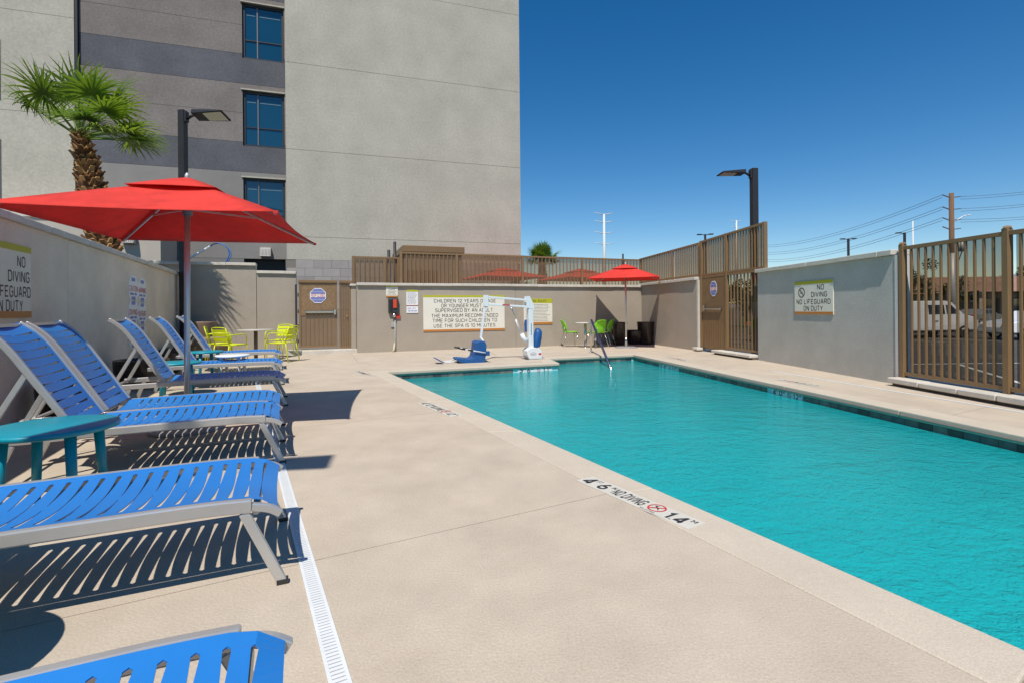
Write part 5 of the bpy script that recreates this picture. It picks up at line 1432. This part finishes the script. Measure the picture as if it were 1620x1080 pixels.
# ================================================================== WALL PHONE AND CONDUIT
s_, z_ = onwall(622, 484, BWA, CRN)
t = thing('wall_phone', (BWA.x, BWA.y, 0), ab, 'red emergency phone in a dark box with conduit down the wall', 'phone')
MB().box(s_-0.14, s_+0.14, -0.10, -0.001, z_-0.2, z_+0.2).build('box', mat('phone_box', (0.03,0.035,0.033), rough=0.4), t, bevel=0.015)
MB().box(s_-0.015, s_+0.09, -0.135, -0.101, z_-0.07, z_+0.17).build('handset', mat('phone_red', (0.62,0.06,0.02), rough=0.4), t, bevel=0.015)
MB().box(s_-0.10, s_-0.03, -0.112, -0.101, z_-0.15, z_+0.15).build('keypad', BLACK, t, bevel=0.004)
MB().tube([(s_+0.02,-0.05,z_-0.32),(s_+0.02,-0.05,z_-0.22)], 0.05, 12).build('junction', STEEL, t)
MB().box(s_+0.07, s_+0.19, -0.04, -0.001, z_-0.36, z_-0.25).build('red_tag', INKR, t)
MB().box(s_-0.07, s_+0.03, -0.035, -0.001, z_-0.60, z_-0.47).build('grey_box', mat('conduit_grey', (0.36,0.36,0.34), rough=0.5), t, bevel=0.004)
MB().tube([(s_+0.045,-0.03,z_-0.3),(s_+0.045,-0.03,0.22),(s_+0.045,-0.03,0.0)], 0.018, 10).build('conduit', MATS['conduit_grey'], t)
MB().tube([(s_+0.02,-0.04,0.25),(s_+0.01,-0.05,0.1),(s_-0.02,-0.09,0.0)], [0.012,0.028,0.032], 10).build('rope_end', mat('hemp', (0.60,0.55,0.36), rough=0.9), t)

# ================================================================== POLE AND BLUE HOSE BEHIND THE CORNER WALL
q0, q1 = P(284,418,13.6), P(332.5,390,13.6)
MB().tube([q0-(q1-q0)*1.6, q1], 0.03, 10).build('pool_pole', WHITE, label='white telescopic pole propped behind the corner wall', category='pole')
pts = [P(a_,b_,13.6+0.01*k) for k, (a_, b_) in enumerate(((332.5,390),(338,386.5),(346,385.2),(355,388),(361,394),(363,402),(361,409),(357,416),(352,424)))]
MB().tube([tuple(p_) for p_ in pts], 0.016, 8).build('pool_hose', mat('hose_blue', (0.02,0.13,0.42), rough=0.4), label='blue looped hose above the corner wall', category='hose')
pts = [P(a_,b_,13.62) for a_, b_ in ((353,387.5),(360,392),(365,399),(366,405),(363,411),(359,418))]
MB().tube([tuple(p_) for p_ in pts], 0.012, 8).build('pool_hose', MATS['hose_blue'], label='thinner blue hose end beside the looped hose', category='hose')

# ================================================================== PARKING LOT AND BEYOND
LINEW = mat('road_paint', (0.60,0.60,0.57), rough=0.8, var=0.2, vscale=3)
def strip(A, B, wd, z=GZ+0.004):
    A, B = Vector(A), Vector(B); dr = (B-A).normalized(); nr = Vector((-dr.y,dr.x))*wd/2
    MB().add([(p_.x,p_.y,z) for p_ in (A-nr,B-nr,B+nr,A+nr)], [(0,1,2,3)]).build('parking_line', LINEW, recalc=False, kind='structure')
for k in range(9):
    x = 12+3.0*k; strip((x, 24.5), (x-2.2, 30.2), 0.11)
for k in range(7): strip((11+2.9*k, 10.5), (13.4+2.9*k, 15.2), 0.11)
strip((10,15.3),(40,15.9),0.11)
def wheel(parent, x, y, r, w_=0.22):
    wh = place('wheel', None, parent, (x,y,r))
    wt_ = MB(); n_ = 20
    for rr, yy in ((r*0.62,-w_/2),(r*0.94,-w_/2),(r,-w_/2+0.03),(r,w_/2-0.03),(r*0.94,w_/2),(r*0.62,w_/2)):
        wt_.v += [(rr*cos(2*pi*k/n_), yy, rr*sin(2*pi*k/n_)) for k in range(n_)]
    for i in range(6):
        for k in range(n_):
            j = (i+1)%6; wt_.f.append([i*n_+k, i*n_+(k+1)%n_, j*n_+(k+1)%n_, j*n_+k]); wt_.sm.append(False)
    wt_.build('tyre', mat('tyre', (0.02,0.02,0.02), rough=0.9), wh)
    MB().tube([(0,-w_/2+0.03,0),(0,w_/2-0.03,0)], r*0.615, 16).build('rim', STEEL, wh)
def vehicle(loc, rz, prof, width, wheels, glass, m, label, cat, kind='parked_car', hl=0.75):
    t = thing(kind, (loc[0],loc[1],GZ), rz, label, cat, 'vehicles in the parking lot')
    k_ = len(prof); hw = width/2
    v_ = []
    for sy in (-1,1):
        for x, z in prof: v_.append((x, sy*hw*(1-0.16*max(0,(z-0.95))), z))
    MB().add(v_, [tuple(range(k_))[::-1], tuple(range(k_,2*k_))]+[(i,(i+1)%k_,k_+(i+1)%k_,k_+i) for i in range(k_)]).build('body', m, t, bevel=0.05)
    GL = mat('car_glass', (0.01,0.012,0.014), rough=0.05, spec=0.8)
    for q_ in glass:
        for sy in (-1,1):
            vv = [(x, sy*(hw*(1-0.16*max(0,(z-0.95)))+0.006), z) for x, z in q_]; n_ = len(vv)
            MB().add(vv, [tuple(range(n_))]).build('side_window', GL, t)
    fx = max(p_[0] for p_ in prof); rx = min(p_[0] for p_ in prof)
    for sy in (-1,1):
        MB().box(fx-0.10, fx+0.012, sy*hw*0.72-0.16, sy*hw*0.72+0.16, hl-0.08, hl+0.06).build('headlight', SIGNW, t, bevel=0.02)
        MB().box(rx-0.012, rx+0.08, sy*hw*0.78-0.1, sy*hw*0.78+0.1, hl, hl+0.22).build('tail_light', INKR, t, bevel=0.02)
        for x, r_ in wheels: wheel(t, x, sy*(hw-0.10), r_)
        MB().box(-0.02, 0.16, sy*(hw+0.004)-0.008, sy*(hw+0.004)+0.008, 0.92, 0.95).build('door_handle', BLACK, t)
    MB().box(rx+0.15, fx-0.15, -hw*0.97, hw*0.97, 0.30, 0.37).build('sill', BLACK, t)
    # windscreen between the two steepest front points
    return t
VANP = [(-2.6,0.38),(-2.62,1.2),(-2.5,1.95),(-2.3,2.02),(0.75,2.03),(1.15,1.95),(1.75,1.30),(2.45,1.12),(2.6,0.9),(2.62,0.42)]
VANG = [[(-0.35,1.30),(-0.35,1.80),(0.62,1.80),(0.62,1.30)],[(0.72,1.30),(0.72,1.80),(1.08,1.78),(1.52,1.30)]]
q = P(1500, 520, 28.5); vehicle((q.x-1.6, q.y), R(6), VANP, 1.95, ((-1.65,0.34),(1.70,0.34)), VANG, mat('white_car_paint', (0.72,0.73,0.74), rough=0.25, coat=0.5), 'white panel van seen through the clear fence', 'van', 'parked_van', 0.85)
CARP = [(-2.2,0.35),(-2.25,0.85),(-2.05,0.98),(-1.35,1.02),(-0.85,1.42),(0.35,1.45),(1.05,1.02),(2.05,0.88),(2.2,0.62),(2.2,0.35)]
CARG = [[(-1.15,1.03),(-0.78,1.36),(-0.28,1.38),(-0.28,1.03)],[(-0.2,1.03),(-0.2,1.38),(0.3,1.38),(0.85,1.03)]]
q = P(1640, 500, 26); vehicle((q.x, q.y), R(178), CARP, 1.8, ((-1.35,0.32),(1.35,0.32)), CARG, MATS['white_car_paint'], 'white saloon car past the second fence post', 'car')
q = P(1548, 500, 45); vehicle((q.x, q.y), R(20), CARP, 1.8, ((-1.35,0.32),(1.35,0.32)), CARG, mat('silver_car_paint', (0.32,0.33,0.34), rough=0.3, metal=0.4), 'silver car by the tiled-roof building', 'car')
q = P(1185, 510, 26); vehicle((q.x+2.4, q.y), R(-20), CARP, 1.8, ((-1.35,0.32),(1.35,0.32)), CARG, MATS['silver_car_paint'], 'silver car behind the picket side of the tall gate', 'car')

def plaza(A, L, dep, hz, rise, label, rz, sign=False):
    t = thing('plaza_building', (A[0],A[1],GZ), rz, label, 'building')
    MB().box(0, L, 0, dep, 0, hz).build('wall', mat('plaza_wall', (0.42,0.33,0.24), rough=0.9, var=0.1), t)
    o_ = 1.1
    MB().add([(-o_,-o_-1.2,hz),(L+o_,-o_-1.2,hz),(L+o_,dep+o_,hz),(-o_,dep+o_,hz),(dep*0.5,dep*0.5,hz+rise),(L-dep*0.5,dep*0.5,hz+rise)], [(0,1,5,4),(1,2,5),(2,3,4,5),(3,0,4),(3,2,1,0)]).build('roof', mat('clay_tile', (0.30,0.17,0.11), rough=0.9, var=0.2, vscale=2, bump=0.5, bscale=12), t)
    x = 1.0
    while x < L-2:
        w_ = MB().box(x, x+2.0, -0.03, -0.001, 0.2, 2.5).build('window', MATS['window_frame'], t)
        MB().box(x+0.08, x+1.92, -0.04, -0.031, 0.3, 2.4).build('pane', WINGL, w_); x += 3.0
    for k in range(int(L/4)+1): MB().box(k*4-0.2, k*4+0.2, -1.9, -1.5, 0, hz-0.01).build('column', MATS['plaza_wall'], t)
    if sign: MB().box(L*0.3, L*0.62, -0.12, -0.035, 2.75, 3.3).build('fascia', mat('fascia_yellow', (0.55,0.38,0.03), rough=0.5), t)
    return t
q = P(1436, 470, 62); plaza((q.x, q.y), 24, 10, 3.6, 1.9, 'tan plaza building with clay tile roof behind the van', R(-4))
q = P(1530, 470, 52); plaza((q.x, q.y), 30, 9, 3.1, 1.3, 'lower tan plaza building with yellow fascia', R(-8), True)

LEAF = [mat_leaf('leaf_%d' % i, c, 0.3, 0.6) for i, c in enumerate(((0.05,0.085,0.025),(0.035,0.06,0.02)))]
def tree(loc, h, r, label, seed):
    rnd = random.Random(seed); t = thing('tree', (loc[0],loc[1],GZ), 0, label, 'tree')
    tr = MB(); tr.tube([(0,0,0),(0.08,0,h*0.3),(0.0,0.05,h*0.6)], [0.16,0.12,0.06], 8)
    for k in range(6):
        a_ = k*1.05; tr.tube([(0.05,0,h*0.35),(r*0.35*cos(a_),r*0.35*sin(a_),h*0.6),(r*0.6*cos(a_),r*0.6*sin(a_),h*0.78)], [0.07,0.045,0.02], 6)
    tr.build('trunk', BARK[1], t)
    mb = MB()
    cl = [(rnd.gauss(0,r*0.42), rnd.gauss(0,r*0.42), h*0.62+rnd.gauss(0,h*0.14), rnd.uniform(0.3,0.6)*r*0.7) for _ in range(26)]
    for _ in range(4200):
        x, y, z, rr = rnd.choice(cl); d_ = Vector((rnd.gauss(0,1),rnd.gauss(0,1),rnd.gauss(0,1))).normalized()*rr*rnd.uniform(0.5,1.0)
        c = Vector((x,y,z))+d_; u = Vector((rnd.gauss(0,1),rnd.gauss(0,1),rnd.gauss(0,1))).normalized(); v_ = u.cross(d_+Vector((0.01,0,0))).normalized(); s_ = rnd.uniform(0.07,0.13)
        mb.add([c-u*s_, c-v_*s_*0.6, c+u*s_, c+v_*s_*0.6], [(0,1,2,3)])
    mb.build('crown', LEAF[seed%2], t, recalc=False)
for i, (px_, yy, h, r_, lb) in enumerate(((1432,50,6.2,2.4,'dark leafy tree beside the tan plaza building'), (1512,48,4.4,1.7,'small leafy tree between the two plaza buildings'), (1610,70,6.0,2.6,'leafy tree at the far end of the parking lot'),
        (842,40,3.6,2.2,'leafy shrub tree behind the red umbrellas'), (1180,45,4.5,2.0,'leafy tree behind the tall bronze gate'))):
    q = P(px_, 490, yy); tree((q.x, q.y), h, r_, lb, 20+i)

# utility pole, wires
up = P(1505, 306, 42)
WOOD = mat('pole_wood', (0.16,0.085,0.045), rough=0.9, var=0.25, vscale=4, stretch=(6,6,0.4))
t = thing('utility_pole', (up.x, up.y, GZ), 0, 'wooden utility pole with crossarms and power lines', 'utility pole')
Hu = up.z-GZ
MB().tube([(0,0,0),(0,0,Hu)], [0.22,0.17], 12).build('pole', WOOD, t)
MB().tube([(0.03,0,0),(0.03,0,Hu*0.55)], 0.255, 12).build('sleeve', mat('galvanised', (0.42,0.43,0.43), rough=0.5, metal=0.3), t)
ins = mat('insulator', (0.10,0.10,0.11), rough=0.4)
ATT = []
for dz in (0.35, 1.35, 2.25, 3.0):
    MB().bar((-0.75,0,Hu-dz+0.22), (-0.16,0,Hu-dz), 0.07, 0.07).build('crossarm', ins, t); MB().bar((0.16,0,Hu-dz), (0.75,0,Hu-dz+0.06), 0.07, 0.07).build('crossarm', ins, t)
    ATT.append(((-0.75,Hu-dz+0.22),(0.75,Hu-dz+0.06)))
for x, dz in ((0.55,4.3),(0.85,4.3)): MB().tube([(x,0,Hu-dz-0.55),(x,0,Hu-dz+0.3)], 0.12, 10).build('transformer', MATS['galvanised'], t)
MB().bar((0.15,0,Hu-4.0),(1.0,0,Hu-4.0),0.06,0.06).build('crossarm', ins, t)
MB().tube([(0.85,0,Hu-4.85),(0.55,0.05,Hu-5.7),(0.25,0,Hu-6.6)], 0.04, 6).build('cable', BLACK, t)
MB().tube([(0.55,0,Hu-4.85),(0.3,0.05,Hu-5.5),(0.2,0,Hu-6.2)], 0.04, 6).build('cable', BLACK, t)
MB().tube([(0.2,0,Hu-2.4),(1.0,0,Hu-1.9),(1.6,0,Hu-1.8)], 0.045, 6).build('lamp_arm', WHITE, t)
MB().box(-0.32, -0.18, -0.1, 0.1, Hu-5.2, Hu-4.6).build('meter', ins, t)
WIRE = mat('wire', (0.14,0.14,0.15), rough=0.6)
nm = ['top','upper','lower']
for i, (la, ra) in enumerate((ATT[0], ATT[1], ATT[2])):
    for j, dz in enumerate((0.0, -0.22)):
        a_ = Vector((up.x+la[0], up.y, GZ+la[1]+dz)); b_ = P(1190, (388, 399, 410)[i]+3*j, 95); sagv = 1.3
        pts = [a_.lerp(b_, k/14) - Vector((0,0,sagv*4*(k/14)*(1-k/14))) for k in range(15)]
        MB().tube([tuple(p_) for p_ in pts], 0.018, 5).build('power_line', WIRE, label='%s wire of the %s pair running from the wooden pole towards the tall gate' % (('upper','lower')[j], ('topmost','middle','lowest')[i]), category='wire', group='power lines')
        a_ = Vector((up.x+ra[0], up.y, GZ+ra[1]+dz)); b_ = P(1700, (294, 314, 336)[i]+3*j, 36)
        pts = [a_.lerp(b_, k/10) - Vector((0,0,0.12*4*(k/10)*(1-k/10))) for k in range(11)]
        MB().tube([tuple(p_) for p_ in pts], 0.014, 5).build('power_line', WIRE, label='%s wire of the %s pair running from the wooden pole away over the plaza' % (('upper','lower')[j], ('topmost','middle','lowest')[i]), category='wire', group='power lines')

# far light poles
def tlamp(px, py, yy, label, double=True, arm=0.55):
    q = P(px, py, yy); t = thing('lot_lamp', (q.x, q.y, GZ), R(-10), label, 'street lamp')
    h = q.z-GZ
    MB().box(-0.08,0.08,-0.08,0.08,0,h).build('pole', DARKM, t)
    for sx in ((-1,1) if double else (-1,)):
        MB().bar((sx*0.08,0,h-0.06),(sx*(0.1+arm*0.4),0,h-0.02),0.06,0.06).build('arm', DARKM, t)
        MB().box(sx*(0.1+arm*0.4)-0.02, sx*(0.1+arm)+0.02, -0.15, 0.15, h-0.05, h+0.03).build('lamp_head', DARKM, t) if sx > 0 else MB().box(-(0.1+arm)-0.02, -(0.1+arm*0.4)+0.02, -0.15, 0.15, h-0.05, h+0.03).build('lamp_head', DARKM, t)
tlamp(1115.5, 371, 44, 'two-headed dark lot lamp behind the gate fence')
tlamp(1342, 378, 47, 'two-headed dark lot lamp above the cool grey wall')
tlamp(1431, 368.5, 45, 'single-headed dark lot lamp beside the wall end', False)
def pylon(px, py, yy, label, arms, wd, r_):
    q = P(px, py, yy); t = thing('transmission_pole', (q.x, q.y, GZ), R(12), label, 'power pylon'); h = q.z-GZ
    PY = mat('pylon_white', (0.60,0.62,0.60), rough=0.6)
    MB().tube([(0,0,0),(0,0,h)], [r_*1.9, r_*0.9], 12).build('mast', PY, t)
    for f_ in arms:
        for sx in (-1,1): MB().tube([(sx*r_,0,h-f_),(sx*wd*0.6,0,h-f_+0.5),(sx*wd,0,h-f_+0.7)], [r_*0.45,r_*0.3,r_*0.18], 6).build('arm', PY, t)
pylon(955.5, 339, 240, 'pale steel transmission pole with four tiers of arms', (0.2,4.0,9.2,14.4), 5.0, 0.55)
pylon(1165, 349, 380, 'small pale transmission pole peeking over the gate fence', (0.8,5.5), 5.0, 0.6)
pylon(1444, 350, 260, 'slim bare pale pole between lot lamp and wooden pole', (), 0, 0.35)
q = P(985.5, 402, 40); MB().tube([(q.x,q.y,GZ),(q.x,q.y,q.z)], 0.07, 8).build('slim_post', DARKM, label='short dark pole tip above the screened fence', category='post')

# hills on the horizon
hm = MB(); rnd = random.Random(4); N = 90; vs_ = []
for k in range(N+1):
    x = -1500+7500*k/N
    px_ = 810+800*x/4200
    env = max(0.15, min(1, (px_-1150)/420))
    hgt = 330*env*(0.75+0.14*sin(k*0.55)+0.08*sin(k*1.3+1)+0.05*sin(k*3.1)) 
    vs_ += [(x,3500,GZ-2),(x,3900,hgt*0.45+20*sin(k*2.2)),(x,4200,hgt),(x,4900,GZ-2)]
fs = [(4*k+j,4*k+4+j,4*k+5+j,4*k+1+j) for k in range(N) for j in range(3)]
hm.add(vs_, fs, True).build('hills', mat('desert_hill', (0.20,0.20,0.24), rough=1.0, var=0.2, vscale=0.004), kind='structure')
